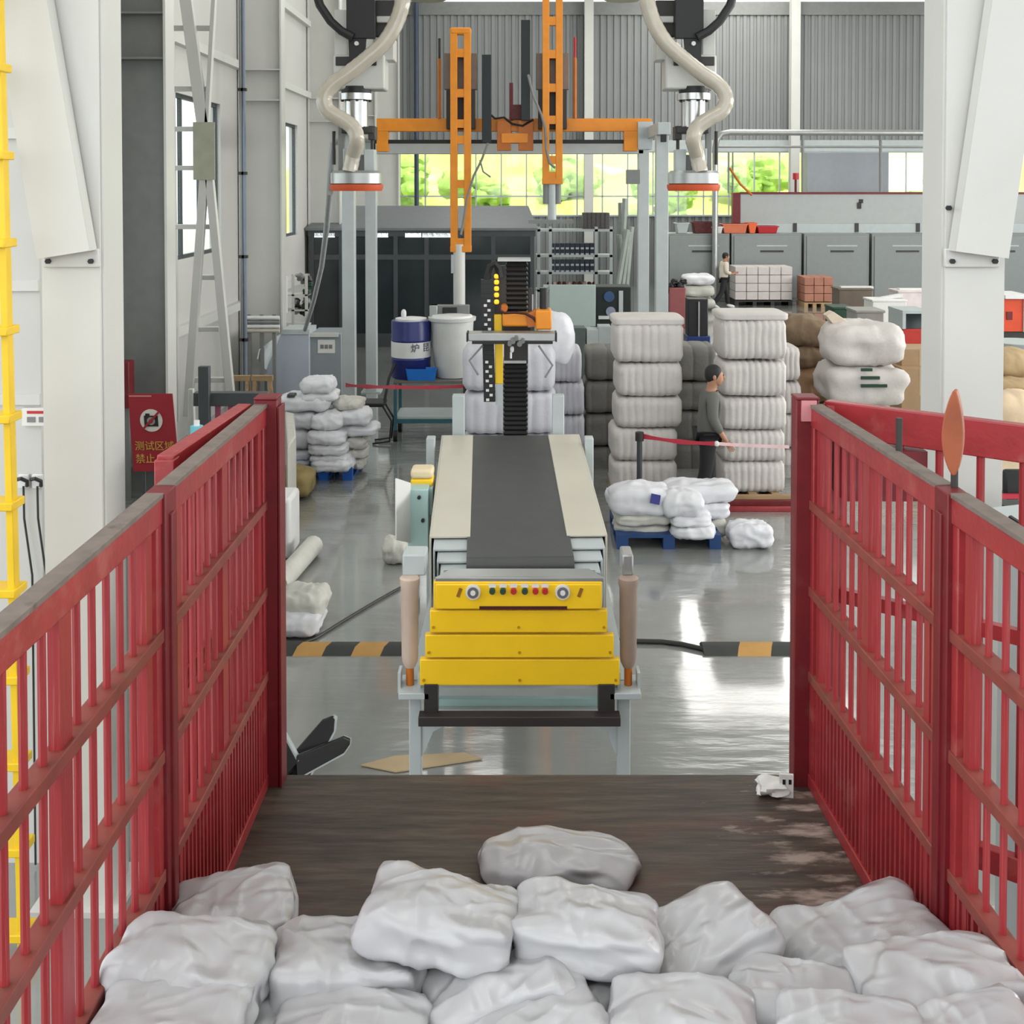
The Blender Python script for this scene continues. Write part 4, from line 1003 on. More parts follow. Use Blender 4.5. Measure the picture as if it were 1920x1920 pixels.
Yp2 = G(1250, 1030).y
a, b = P(1157, 1015, Yp2).x, P(1352, 1015, Yp2).x
pallet(a, b, Yp2, Yp2 + 1.0, .15, mat('dark_blue_plastic', (30, 66, 118), .45, var=.1), 'dark blue pallet under the slumped sacks right of the conveyor')
L2 = [(1150, 920, 1262, 975, 'bent white sack with a blue label, upper left of the right pallet'), (1143, 931, 1184, 962, 'rolled sack end at the far left of the right pallet'),
 (1250, 912, 1382, 950, 'long white sack hanging over the right end of the right pallet'), (1248, 930, 1322, 978, 'slumped white sack draped in the middle of the right pallet'),
 (1300, 945, 1370, 977, 'white sack under the long one at the right of the right pallet'), (1158, 966, 1258, 990, 'flat white sack second from the bottom, left side of the right pallet'),
 (1158, 985, 1258, 1006, 'greenish-white sack at the bottom left of the right pallet'), (1262, 970, 1336, 993, 'white sack second from the bottom, front of the right pallet'),
 (1266, 990, 1344, 1016, 'bottom white sack drooping over the front of the right pallet'), (1326, 972, 1362, 1012, 'grey-white sack at the bottom right of the right pallet')]
sacks(L2, Yp2 - .02, .5, lambda i: SACKD if i in (5, 6, 9) else SACK2, 'white sacks slumped on the right pallet', 18, [.1, .3, .35, 0, .3, .12, .15, -.02, -.06, .3])
q = P(1228, 934, Yp2 + .1)
tag(MB().obox((q.x, Yp2 + .06, q.z), (.10, .012, .10), Matrix.Rotation(R(12), 3, 'Y') @ Matrix.Rotation(R(-20), 3, 'X')).done('sack_label', GLABEL), 'small blue printed square stuck on the bent sack', 'label')
Yp3 = G(1410, 1033).y
sacks([(1374, 988, 1451, 1035, 'single white sack lying on the floor right of the right pallet')], Yp3, .38, lambda i: SACK2, 'loose sacks on the floor', 20)
# loose things by the left fence
sacks([(520, 1122, 602, 1170, 'grey-white sack on the floor behind the left fence post, upper one'), (505, 1160, 592, 1203, 'white sack on the floor behind the left fence post, lower one')],
      G(560, 1203).y, .5, lambda i: SACKD if i == 0 else SACK2, 'loose sacks on the floor by the left fence', 18, [.15, 0])
sacks([(490, 886, 578, 942, 'olive-brown lumpy sack peeping out behind the left fence post')], G(550, 942).y, .5, lambda i: mat('olive_sack', (150, 132, 84), .7, var=.15, bump=.4, bscale=14), None, 16)
sacks([(716, 1016, 760, 1062, 'small grey sack on the floor beside the control cabinet')], G(740, 1062).y, .3, lambda i: SACKD, None, 14)
y_ = G(560, 1110).y; a = G(520, 1118); b = G(588, 1040)
tag(MB().tube([a + Vector((0, 0, .1)), a.lerp(b, .5) + Vector((0, 0, .1)), b + Vector((0, 0, .1))], .1, 14).done('foam_roll', SACKD), 'off-white rolled sheet lying on the floor by the left fence', 'roll')
tag(MB().prism([G(535, 900) + Vector((0, 0, .0)), G(552, 905), G(556, 960), G(540, 990)], (0, 0, .9)).done('carton_stack', SACKD, None, .02), 'pale tall carton half hidden by the left fence post', 'carton')
g0, g1 = G(480, 1050), G(545, 1050)
tag(MB().box(g0.x, g1.x, g0.y, g0.y + .5, 0, .62).done('white_drum_box', WHITEP, None, .04), 'white plastic box behind the left fence post', 'box')

# black and white blades on the floor by the lorry tail
gb = G(545, 1478)
fan = thing('fan_blades', 'black propeller-like blades with pale edges beside the lorry tail', 'fan', (gb.x, gb.y, 0))
def blade(p0, p1, w0, w1, name):
    a, b_ = P(*p0, gb.y), P(*p1, gb.y + .3); d = (b_ - a).normalized(); n_ = Vector((d.z, 0, -d.x)).normalized()
    poly = []
    for i in range(9):
        u = i / 8; w_ = w0 + (w1 - w0) * u if u < .88 else w1 * .7 * (1 - (u - .88) * 5)
        poly.append(a.lerp(b_, u) + n_ * max(w_, .01))
    for i in range(8, -1, -1):
        u = i / 8; w_ = w0 + (w1 - w0) * u if u < .88 else w1 * .7 * (1 - (u - .88) * 5)
        poly.append(a.lerp(b_, u) - n_ * max(w_, .01))
    o = MB().prism(poly, (0, .03, 0)).done(name, BLACK, fan, .004)
    MB().prism([p_ + n_ * .012 + Vector((0, .006, 0)) for p_ in poly], (.0, .05, 0)).done('pale_edge', LGREY, o)
blade((540, 1470), (625, 1347), .10, .045, 'blade'); blade((556, 1440), (656, 1392), .07, .05, 'blade')
blade((540, 1450), (505, 1360), .09, .05, 'blade')
MB().cyl((gb.x, gb.y - .02, 0.0), (gb.x, gb.y + .12, P(545, 1465, gb.y).z), .06, n=16).done('hub_stand', BLACK, fan)

# cardboard sheet, cable ramp, cables
poly = [G(676, 1437), G(742, 1450), G(905, 1425), G(870, 1414), G(740, 1420)]
tag(MB().prism([p_ + Vector((0, 0, .004)) for p_ in poly], (0, 0, .008)).done('cardboard_sheet', CARD), 'torn cardboard sheet lying on the floor under the conveyor', 'cardboard')
Yq = G(975, 1218).y
def ramp_strip(px0, px1, label):
    x0, x1 = P(px0, 1218, Yq).x, P(px1, 1218, Yq).x
    t = thing('cable_ramp', label, 'cable ramp', ((x0 + x1) / 2, Yq, 0), 'black and yellow cable ramps')
    n = max(2, round((x1 - x0) / .24)); d = (x1 - x0) / n
    for i in range(n):
        m = mat('ramp_black', (60, 62, 60), .7) if i % 2 == 0 else mat('ramp_yellow', (196, 150, 84), .7)
        x = x0 + i * d; sk = .08
        prof = [(-.13, 0), (-.05, .045), (.05, .045), (.13, 0)]
        vs = [(x + (sk if i else 0) * (p_[0] + .13) / .26, Yq + p_[0], p_[1]) for p_ in prof] + [(x + d + (sk if i < n - 1 else 0) * (p_[0] + .13) / .26, Yq + p_[0], p_[1]) for p_ in prof]
        mb = MB(); mb.add(vs, [(0, 1, 2, 3), (4, 7, 6, 5), (0, 4, 5, 1), (1, 5, 6, 2), (2, 6, 7, 3), (3, 7, 4, 0)]); mb.done('ramp_segment', m, t)
ramp_strip(500, 770, 'black and yellow striped cable ramp on the floor left of the conveyor'); ramp_strip(1316, 1500, 'black and yellow striped cable ramp on the floor by the right fence')
tag(MB().tube([G(x, y, .015) for x, y in ((750, 1102), (700, 1130), (650, 1160), (610, 1185), (590, 1197), (560, 1208), (520, 1222))], .012, 8).done('floor_cable', DARK), 'thin dark cable crossing the floor left of the conveyor', 'cable')
tag(MB().tube([G(x, y, .02) for x, y in ((1150, 1200), (1195, 1202), (1240, 1203), (1280, 1208), (1320, 1217))], .02, 8).done('floor_cable', DARK), 'thick dark cable running from the conveyor to the right ramp', 'cable')

# ================================================================== bales
def bale(x0, y0, x1, y1, Y, D, m, lab, pleats, seed, grp, zfloor=False):
    X0, X1, z0, z1 = rect(x0, y0, x1, y1, Y)
    if zfloor: z0 = .12
    o = bpy.data.objects.new('bale', bale_mesh(X1 - X0, D, (z1 - z0) * 1.0, m, seed, pleats)); COL.objects.link(o)
    o.location = ((X0 + X1) / 2, Y + D / 2, (z0 + z1) / 2); tag(o, lab, 'bale', grp); return o
Yb = 14.0
ordn = ['topmost', 'second from top', 'middle', 'second from bottom', 'bottom']
SB = [(1152, 606, 1284, 682), (1157, 683, 1282, 745), (1155, 746, 1281, 804), (1148, 805, 1272, 866), (1148, 867, 1272, 930)]
for i, r_ in enumerate(SB): bale(*r_, 13.7, .75, BALE, '%s pleated pale bale of the stack behind the belt stanchion' % ordn[i], 9 if i else 8, 30 + i, 'pleated bales behind the stanchion')
SD = [(1353, 600, 1479, 676), (1354, 679, 1479, 745), (1353, 747, 1479, 808), (1353, 809, 1476, 867), (1353, 868, 1476, 926)]
for i, r_ in enumerate(SD): bale(*r_, 13.4, .75, BALE, '%s pleated pale bale of the stack on the red base' % ordn[i], 10, 40 + i, 'pleated bales on the red base')
bale(1150, 596, 1286, 612, 13.72, .7, BALE, 'loose folded sheet on top of the stack behind the stanchion', 3, 50, None)
bale(1350, 588, 1482, 602, 13.42, .7, BALE, 'loose folded sheet on top of the stack on the red base', 3, 51, None)
for i, r_ in enumerate([(1420, 652, 1504, 716), (1420, 718, 1506, 778), (1420, 780, 1506, 842), (1420, 844, 1506, 905)]):
    bale(*r_, 15.2, .7, BALE, '%s of the four pale bales behind the red-base stack' % ['top', 'second', 'third', 'lowest'][i], 9, 60 + i, 'bales behind the red-base stack')
for i, r_ in enumerate([(866, 652, 1042, 736), (868, 738, 1044, 816), (868, 818, 1044, 892)]):
    bale(*r_, 12.9, .7, BALEB, '%s bluish-white bale behind the bellows column' % ['top', 'middle', 'bottom'][i], 8, 70 + i, 'bluish bales behind the bellows column')
sack('crumpled white sheet heaped on the bluish bales beside the orange arm', P(1045, 640, 13.1) + Vector((0, .3, 0)), (.42, .4, .62), (0, 0, 5), 77, 16, SACK2, 2.8)
for i, r_ in enumerate([(1030, 656, 1092, 718), (1030, 719, 1097, 780), (1030, 781, 1097, 842), (1030, 843, 1097, 902)]):
    bale(*r_, 14.6, .7, BALEB, '%s bluish-grey bale right of the bellows column' % ['top', 'second', 'third', 'lowest'][i], 6, 80 + i, 'bluish bales right of the bellows column')
for i, r_ in enumerate([(1098, 655, 1180, 714), (1096, 716, 1180, 776), (1096, 778, 1180, 838), (1100, 840, 1180, 898)]):
    bale(*r_, 15.0, .7, BALE_SHADED, '%s dark grey bale left of the stanchion stack' % ['top', 'second', 'third', 'lowest'][i], 3, 90 + i, 'grey bales left of the stanchion stack')
for i, r_ in enumerate([(1255, 650, 1345, 716), (1255, 718, 1342, 771), (1255, 773, 1338, 830), (1255, 832, 1336, 892)]):
    bale(*r_, 15.0, .7, BALE_SHADED, '%s dark grey bale between the two pale stacks' % ['top', 'second', 'third', 'lowest'][i], 3, 95 + i, 'grey bales between the pale stacks')
# red base frame with timber and a red floor sign
Yd = 13.0
a, b = P(1340, 950, Yd).x, P(1492, 950, Yd).x
t = thing('red_stack_base', 'red steel base frame with timber bearers under the pleated bales', 'base', ((a + b) / 2, Yd, 0))
MB().box(a, b, Yd, Yd + .07, 0, .05).done('front_beam', RED, t, .006); MB().box(a, b, Yd + 1.1, Yd + 1.17, 0, .05).done('rear_beam', RED, t, .006)
MB().box(a, b, Yd + .12, Yd + .2, 0, .09).done('red_rail', REDD, t)
for x in (a + .1, (a + b) / 2, b - .2): MB().box(x, x + .1, Yd + .3, Yd + 1.1, 0, .118).done('bearer', WOOD, t)
MB().box(a + .05, b, Yd + .22, Yd + .28, 0, .13).done('timber', WOOD, t)
x0, x1 = P(1145, 925, Yb).x, P(1275, 925, Yb).x
tag(MB().box(x0, x1, 13.6, 14.5, 0, .07).done('timber_slab', WOOD), 'low timber slab under the stack behind the stanchion', 'slab')
x0, x1, z0, z1 = rect(1352, 898, 1386, 952, Yb - .5)
t = thing('floor_sign', 'small red folding floor sign with white marks beside the right pallet', 'sign', ((x0 + x1) / 2, Yb - .5, 0))
MB().prism([(x0, Yb - .5, 0), (x1, Yb - .5, 0), (x1 - .03, Yb - .42, z1), (x0 + .05, Yb - .42, z1)], (0, .02, 0)).done('board', SIGNR, t, .004)
for i in range(2):
    c = P(1366 + i * 12, 918 + i * 3, Yb - .52); MB().box(c.x - .025, c.x + .02, Yb - .505, Yb - .48, c.z - .1, c.z + .05).done('white_mark', SIGNW, t)
# belt stanchion
Ys = 12.95
xs_ = P(1199, 860, Ys).x; zt = P(1199, 812, Ys).z
t = thing('belt_stanchion', 'grey stanchion post with red retractable belt before the pale bales', 'stanchion', (xs_, Ys, 0))
MB().cyl((xs_, Ys, 0), (xs_, Ys, zt), .032, n=16).done('post', DFRAME, t); MB().cyl((xs_, Ys, zt - .09), (xs_, Ys, zt + .01), .05, n=16).done('head', DARK, t)
MB().lathe([(.17, 0), (.17, .015), (.05, .04)], (xs_, Ys, 0), 24).done('base', DARK, t)
e1 = P(1344, 832, Ys - .45)
def belt_strip(p0, p1, h, m, nm, par, n=8, sag=.02, tw=0):
    mb = MB()
    for i in range(n + 1):
        u = i / n; c = Vector(p0).lerp(Vector(p1), u); c.z -= sag * math.sin(math.pi * u); hh = h * (1 - tw * abs(math.sin(u * 6)))
        mb.v += [tuple(c + Vector((0, 0, -hh / 2))), tuple(c + Vector((0, .004, hh / 2))), tuple(c + Vector((0, .008, hh / 2))), tuple(c + Vector((0, .006, -hh / 2)))]
    for i in range(n):
        for k in range(4): mb.f.append((4 * i + k, 4 * i + (k + 1) % 4, 4 * i + 4 + (k + 1) % 4, 4 * i + 4 + k))
    mb.f += [(3, 2, 1, 0), (4 * n, 4 * n + 1, 4 * n + 2, 4 * n + 3)]
    return mb.done(nm, m, par)
belt_strip((xs_ + .05, Ys, zt - .04), e1, .06, TAPE, 'belt', t, tw=.4)
belt_strip(e1, P(1480, 838, Ys - .3), .035, mat('pale_pink_tape', (226, 190, 190), .5), 'belt_end', t, sag=.005)
MB().pill(e1, (.05, .05, .06), 3, 5).done('belt_clip', WHITEP, t)

# ---- brown sacks and the big bags at the right
spec2 = [(1474, 596, 1562, 662, 16.5, BROWN, 'brown lumpy sack on top of the brown heap behind the pale bales'), (1490, 650, 1566, 702, 16.4, BROWN, 'brown sack in the middle of the brown heap'),
         (1498, 692, 1566, 760, 16.3, mat('warm_brown_sack', (150, 116, 84), .7, var=.1, bump=.3, bscale=14), 'light brown sack in the lower part of the brown heap'),
         (1486, 756, 1572, 842, 16.3, BROWN, 'brown sack on the floor at the foot of the brown heap'),
         (1560, 606, 1698, 692, 15.2, BALE, 'crumpled pale bulk bag on top, right of the brown heap'), (1556, 688, 1704, 768, 15.1, BALE, 'pale bulk bag with green print under the crumpled one'),
         (1562, 766, 1704, 885, 15.0, SACKD, 'pale bulk bag at the bottom of the bulk bag pile')]
for i, (x0, y0, x1, y1, Y, m, lab) in enumerate(spec2):
    X0, X1, z0, z1 = rect(x0, y0, x1, y1, Y)
    sack(lab, ((X0 + X1) / 2, Y + .4, (z0 + z1) / 2), ((X1 - X0) * 1.03, .85, (z1 - z0) * .98), (0, 0, (i * 37) % 9 - 4), 200 + i, 20, m, 5.0 if i > 3 else 3.2, None, crease=.03, lump=.1, name='bulk_bag' if i > 3 else 'sack', cat='bulk bag' if i > 3 else 'sack')
q = P(1650, 722, 15.1)
for i in range(3):
    c = P(1618, 693 + i * 15, 15.06); tag(MB().box(c.x - .03, c.x + .12 + .1 * i, 15.03, 15.06, c.z - .02, c.z + .02).done('printed_line', GREENN), '%s green printed line on the pale bulk bag' % ['upper', 'middle', 'lower'][i], 'print', 'green print on the bulk bag')
tag(MB().prism([P(1549, 592, 15.6), P(1562, 584, 15.6), P(1592, 604, 15.6), P(1580, 618, 15.6), P(1560, 606, 15.6)], (0, .2, 0)).done('loose_flap', mat('pinkish_sheet', (226, 208, 188), .6), None, .01), 'pale pinkish loose sheet sticking up beside the brown heap', 'sheet')
for i, (x0, y0, x1, y1, Y, m, lab) in enumerate([(1690, 655, 1765, 694, 17, CARD, 'upper brown cardboard carton behind the right portal column'), (1690, 690, 1765, 742, 16.8, CARD, 'lower brown cardboard carton behind the right portal column')]):
    X0, X1, z0, z1 = rect(x0, y0, x1, y1, Y); t = thing('carton', lab, 'carton', ((X0 + X1) / 2, Y, z0))
    mcb = mat('brown_carton', (176, 146, 110), .7, var=.05)
    MB().box(X0, X1, Y, Y + .6, z0 if i == 0 else 0, z1).done('body', mcb, t, .01); MB().box((X0 + X1) / 2 - .03, (X0 + X1) / 2 + .03, Y - .003, Y, z0, z1).done('tape_strip', mat('tape_tan', (196, 170, 130), .4), t)
for i, (x0, y0, x1, y1, Y, m, lab) in enumerate([(1868, 660, 1960, 716, 14, TAN, 'tan sack at the right edge, upper one'), (1868, 716, 1960, 742, 13.6, TAN, 'tan sack at the right edge, flat one in the middle'), (1866, 742, 1970, 820, 13, mat('cream_sack', (232, 206, 172), .6, var=.08, bump=.3, bscale=14), 'cream sack with red print at the right edge')]):
    X0, X1, z0, z1 = rect(x0, y0, x1, y1, Y); sack(lab, ((X0 + X1) / 2, Y + .3, (z0 + z1) / 2), (X1 - X0, .6, (z1 - z0)), (0, 0, 3), 230 + i, 14, m, 3.2, 'sacks at the right edge', crease=.02)
x0, x1, z0, z1 = rect(1862, 820, 1990, 830, 13); tag(MB().box(x0, x1, 12.9, 13.8, 0, z1).done('low_table', mat('cream_table', (226, 204, 170), .6), None, .01), 'pale low bench under the cream sack at the right edge', 'bench')
# orange machine, grey dish, black chair, grey slotted cover at the right edge
x0, x1, z0, z1 = rect(1880, 560, 1930, 622, 22)
t = thing('orange_machine', 'orange machine cabinet at the right edge beside the portal column', 'machine', ((x0 + x1) / 2, 22, 0))
MB().box(x0, x1, 22, 22.8, z0, z1).done('body', mat('red_orange', (222, 78, 36), .45), t, .01); MB().box(x0, x1, 22.05, 22.75, 0, z0).done('stand', DARK, t)
MB().box(x1 - .12, x1 - .06, 21.97, 22, z0, z1).done('side_rail', LGREY, t); MB().box(x0, x1, 21.9, 22.8, z1, z1 + .08).done('top', WHITEP, t, .01); q = P(1892, 590, 22); MB().box(q.x - .05, q.x + .06, 21.98, 22, q.z - .1, q.z + .06).done('vent', REDD, t)
c = P(1912, 640, 18); tag(MB().lathe([(.05, c.z - .3), (.3, c.z - .22), (.42, c.z - .05), (.44, c.z), (.40, c.z)], (c.x, 18, 0), 24).lathe([(.3, 0), (.3, .05), (.06, .1), (.06, c.z - .3)], (c.x, 18, 0), 16).done('steel_basin', LGREY), 'round grey steel basin on a stand at the right edge', 'basin')
x0, x1, z0, z1 = rect(1884, 882, 1916, 938, 7.5)
t = thing('office_chair', 'black chair back with a red strap behind the right fence', 'chair', ((x0 + x1) / 2, 7.5, 0))
MB().box(x0, x1 + .05, 7.5, 7.56, z0, z1).done('backrest', BLACK, t, .02); MB().box(x0, x1 + .08, 7.5, 7.95, z0 - .12, z0 - .05).done('seat', BLACK, t, .02)
MB().cyl(((x0 + x1) / 2, 7.72, .05), ((x0 + x1) / 2, 7.72, z0 - .12), .03, n=10).done('stem', DARK, t); MB().lathe([(.26, 0), (.24, .04), (.04, .07)], ((x0 + x1) / 2, 7.72, 0), 16).done('base', DARK, t)
MB().box(x0 - .06, x1 + .01, 7.46, 7.49, z0 + .02, z0 + .05).done('strap', TAPE, t)
x0, x1, z0, z1 = rect(1846, 948, 1990, 1010, 5.4)
t = thing('slotted_cover', 'light grey slotted plastic housing beside the right fence', 'housing', ((x0 + x1) / 2, 5.4, 0))
MB().prism([(x0 + .08, 5.1, z0 + .02), (x1, 5.1, z0 + .02), (x1, 5.5, z1), (x0 + .02, 5.5, z1 - .04)], (0, 0, -.06)).done('lid', LGREY, t, .01)
MB().box(x0 + .1, x1, 5.12, 5.48, 0, z0 - .04).done('body', LGREY, t, .01)
for i in range(3):
    c = P(1878 + i * 14, 976 - i * 8, 5.3)
    MB().obox((c.x + .02, 5.26, z0 + .085 + .01 * i), (.02, .16, .01), Matrix.Rotation(R(35), 3, 'Z') @ Matrix.Rotation(R(20), 3, 'X')).done('slot', BLACK, t)

# ================================================================== trolley, drums, tray
Yt = G(760, 828).y
x0, x1 = P(737, 715, Yt).x, P(906, 715, Yt).x; zt = P(760, 714, Yt).z
t = thing('steel_trolley', 'blue-green steel trolley with two shelves carrying drums', 'trolley', ((x0 + x1) / 2, Yt, 0))
BG = mat('blue_green_enamel', (52, 104, 112), .45, var=.06)
MB().box(x0, x1, Yt, Yt + .75, zt - .04, zt).done('top_shelf', mat('worn_shelf', (110, 108, 100), .5), t, .005); MB().box(x0 + .03, x1, Yt + .03, Yt + .72, .33, .37).done('lower_shelf', LGREY, t, .005)
for x in (x0 + .03, x1 - .03):
    for y in (Yt + .03, Yt + .72): MB().box(x - .025, x + .025, y - .025, y + .025, .16, zt - .04).done('leg', BG, t, .004)
    for y in (Yt + .05, Yt + .7):
        MB().cyl((x - .03, y, .085), (x + .03, y, .085), .085, n=20).done('castor', BLACK, t)
MB().box(x0 + .03, x1, Yt + .01, Yt + .03, .27, .33).done('apron', BG, t)
r = 37 * mpp(Yt + .35); c = P(771, 700, Yt + .35); cz = zt
t = thing('oil_drum', 'navy blue oil drum with a white label band on the trolley', 'drum', (c.x, Yt + .35, cz)); H_ = P(771, 600, Yt + .35).z - cz
MB().lathe([(r * .97, 0), (r, .02), (r, H_ * .32), (r * 1.02, H_ * .335), (r, H_ * .35), (r, H_ * .65), (r * 1.02, H_ * .665), (r, H_ * .68), (r, H_ - .02), (r * .98, H_)], (c.x, Yt + .35, cz), 36).done('barrel', NAVY, t)
MB().lathe([(r * 1.012, H_ * .37), (r * 1.014, H_ * .38), (r * 1.014, H_ * .63), (r * 1.012, H_ * .64)], (c.x, Yt + .35, cz), 36).done('label_band', WHITEP, t)
MB().lathe([(r * .8, H_), (r * .8, H_ + .03), (r * .3, H_ + .05)], (c.x, Yt + .35, cz), 24).done('lid_bag', WHITEP, t)
q = P(757, 586, Yt + .35); MB().pill((q.x, Yt + .35, q.z - .02), (.08, .08, .14), 2.4, 5).done('cap', WHITEP, t)
for i, (ch, px) in enumerate((('炉', 778), ('昆', 797))):
    q = P(px, 655, Yt + .0); dx = q.x - c.x; yy = Yt + .35 - math.sqrt(max(r * r - dx * dx, 0)) * 1.03
    text_obj(ch, .14, mat('label_ink', (60, 64, 84), .5), 'label_print', t, Matrix.Translation((q.x, yy - .004, q.z)) @ Matrix.Rotation(math.asin(max(-.9, min(.9, dx / r))), 4, 'Z') @ FACING)
c = P(848, 700, Yt + .38); r2 = 41 * mpp(Yt + .38)
H2 = P(848, 594, Yt + .38).z - zt
t = thing('white_tub', 'tall white plastic tub with wide rim beside the oil drum', 'tub', (c.x, Yt + .38, zt))
MB().lathe([(r2 * .72, 0), (r2 * .76, .01), (r2 * .93, H2 * .55), (r2 * .98, H2 - .06), (r2 * 1.08, H2 - .05), (r2 * 1.1, H2), (r2 * .95, H2)], (c.x, Yt + .38, zt), 36).done('body', mat('tub_white', (212, 214, 210), .4, var=.05), t)
MB().lathe([(r2 * .95, H2), (r2 * .9, H2 + .03), (r2 * .2, H2 + .05)], (c.x, Yt + .38, zt), 24).done('liner', WHITEP, t)
x0, x1, z0, z1 = rect(806, 572, 880, 592, Yt + .5)
t = thing('gripper_head', 'grey metal gripper head hanging over the white tub', 'gripper', ((x0 + x1) / 2, Yt + .5, z0))
MB().box(x0, x1, Yt + .45, Yt + .6, z0, z1).done('plate', GSTEEL, t, .008); MB().box(x0, x0 + .12, Yt + .4, Yt + .6, z0 - .05, z1).done('end_block', ALU, t, .008); MB().box(x0 + .2, x0 + .42, Yt + .42, Yt + .46, z0, z1 - .03).done('cylinder_block', BLACK, t, .01)
x0, x1, z0, z1 = rect(762, 695, 816, 717, Yt - .0)
t = thing('blue_tray', 'bright blue open plastic tray in front of the oil drum', 'tray', ((x0 + x1) / 2, Yt + .04, zt)); hh = z1 - z0
BT_ = mat('bright_blue_plastic', (30, 120, 214), .4)
MB().box(x0 + .02, x1 - .02, Yt + .0, Yt + .14, zt, zt + .012).done('bottom', BT_, t)
MB().prism([(x0 + .02, Yt, zt), (x1 - .02, Yt, zt), (x1 + .01, Yt - .02, zt + hh), (x0 - .01, Yt - .02, zt + hh)], (0, .01, 0)).done('front_wall', BT_, t)
MB().prism([(x0 + .02, Yt + .15, zt), (x1 - .02, Yt + .15, zt), (x1 + .01, Yt + .17, zt + hh), (x0 - .01, Yt + .17, zt + hh)], (0, .01, 0)).done('back_wall', BT_, t)
for x, s_ in ((x0 + .02, -1), (x1 - .02, 1)): MB().prism([(x, Yt, zt), (x, Yt + .15, zt), (x + s_ * .03, Yt + .17, zt + hh), (x + s_ * .03, Yt - .02, zt + hh)], (.008, 0, 0)).done('side_wall', BT_, t)
# red barrier tape tied to the gantry post in front of the trolley, with its stanchion and chair
Yq2 = 13.6
t = thing('barrier_tape', 'pinkish red barrier tape stretched before the trolley', 'tape', (P(750, 725, Yq2).x, Yq2, 0))
belt_strip(P(648, 722, 17.85), P(740, 726, Yq2), .07, TAPE, 'tape', t, sag=.01, tw=.5); belt_strip(P(740, 726, Yq2), P(872, 724, Yq2), .05, TAPE, 'tape', t, sag=.01, tw=.3)
MB().cyl((P(872, 722, Yq2).x, Yq2, 0), (P(872, 722, Yq2).x, Yq2, P(872, 718, Yq2).z), .025, n=10).done('pole', DARK, t)
cc = P(700, 770, 16.5)
t = thing('folding_chair', 'black tubular chair beside the gantry post behind the tape', 'chair', (cc.x, 16.5, 0))
zs = P(700, 755, 16.5).z
MB().box(cc.x - .22, cc.x + .18, 16.3, 16.7, zs - .03, zs + .03).done('seat', BLACK, t, .015)
MB().tube([(cc.x + .16, 16.5, zs), (cc.x + .22, 16.6, zs + .35), (cc.x + .3, 16.7, zs + .55)], .02, 8).done('back_frame', BLACK, t)
MB().tube([(cc.x + .15, 16.4, zs - .03), (cc.x + .28, 16.4, zs - .25), (cc.x + .25, 16.4, .05), (cc.x, 16.4, .015)], .015, 8).done('leg_loop', BLACK, t)
MB().tube([(cc.x + .15, 16.65, zs - .03), (cc.x + .28, 16.65, zs - .25), (cc.x + .25, 16.65, .05), (cc.x, 16.65, .015)], .015, 8).done('leg_loop', BLACK, t)

# ================================================================== grey hopper cabinets at the left
Yh = 19.5
t = thing('grey_hopper', 'light blue-grey sheet metal hopper with sloping left side', 'machine', (P(545, 700, Yh).x, Yh, 0))
HG = mat('blue_grey_enamel', (184, 192, 204), .4, var=.03)
poly = [P(528, 622, Yh), P(580, 622, Yh), P(580, 700, Yh), Vector((P(580, 700, Yh).x, Yh, 0)), Vector((P(500, 700, Yh).x, Yh, 0)), P(500, 690, Yh)]
MB().prism(poly, (0, .66, 0)).done('body', HG, t, .01)
MB().prism([P(528, 618, Yh - .02), P(580, 618, Yh - .02), P(580, 627, Yh - .02), P(526, 627, Yh - .02)], (0, .68, 0)).done('lid', LGREY, t)
poly = [P(528, 624, Yh), P(499, 694, Yh), P(482, 672, Yh - .3), P(486, 655, Yh - .3)]
MB().prism(poly, (0, .02, 0)).done('chute', mat('pale_sheet', (226, 234, 232), .4), t)
x0, x1, z0, z1 = rect(581, 626, 640, 760, Yh + .1)
t = thing('grey_cabinet', 'grey steel cabinet with a paper notice next to the hopper', 'cabinet', ((x0 + x1) / 2, Yh, 0))
MB().box(x0, x1, Yh + .1, Yh + 1.0, 0, z1).done('body', mat('mid_grey_enamel', (150, 158, 162), .4, var=.03), t, .01); MB().box(x0 - .0, x1 - .05, Yh + .05, Yh + .12, z1 - .05, z1 + .02).done('top_rail', WSTEEL, t)
a0, a1, b0, b1 = rect(596, 637, 628, 662, Yh + .1); MB().box(a0, a1, Yh + .09, Yh + .1, b0, b1).done('paper_notice', PAPER, t)
for dx in (.25, .5, .75): MB().box(a0 + (a1 - a0) * dx - .03, a0 + (a1 - a0) * dx + .03, Yh + .085, Yh + .09, b0 + .08, b0 + .15).done('print_mark', GSTEEL, t)
# white enclosure with red lettering on the wall and the tool rack beside it
x0, x1, z0, z1 = rect(480, 522, 529, 592, 21)
t = thing('white_enclosure', 'white steel enclosure with pink lettering near the left wall', 'cabinet', ((x0 + x1) / 2, 21, 0))
MB().box(x0, x1, 21, 21.5, z0, z1).done('body', WHITEP, t, .01); MB().box(x0 + .1, x1 - .1, 21.1, 21.4, 0, z0).done('stand', GSTEEL, t)
a0, a1, b0, b1 = rect(483, 526, 515, 532, 21); MB().box(a0, a1, 20.99, 21, b0, b1).done('pink_strip', mat('pink_print', (216, 110, 130), .5), t)
for i in range(4): MB().box(a0 + .08 + i * .09, a0 + .14 + i * .09, 20.99, 21, b0 - .12, b0 - .05).done('grey_print', mat('faint_grey_print', (190, 196, 196), .5), t)
t = thing('tool_rack', 'open rack of dark machine parts between the enclosure and the dark machine', 'rack', (P(550, 590, 22).x, 22, 0))
x0, x1, z0, z1 = rect(528, 514, 576, 612, 22)
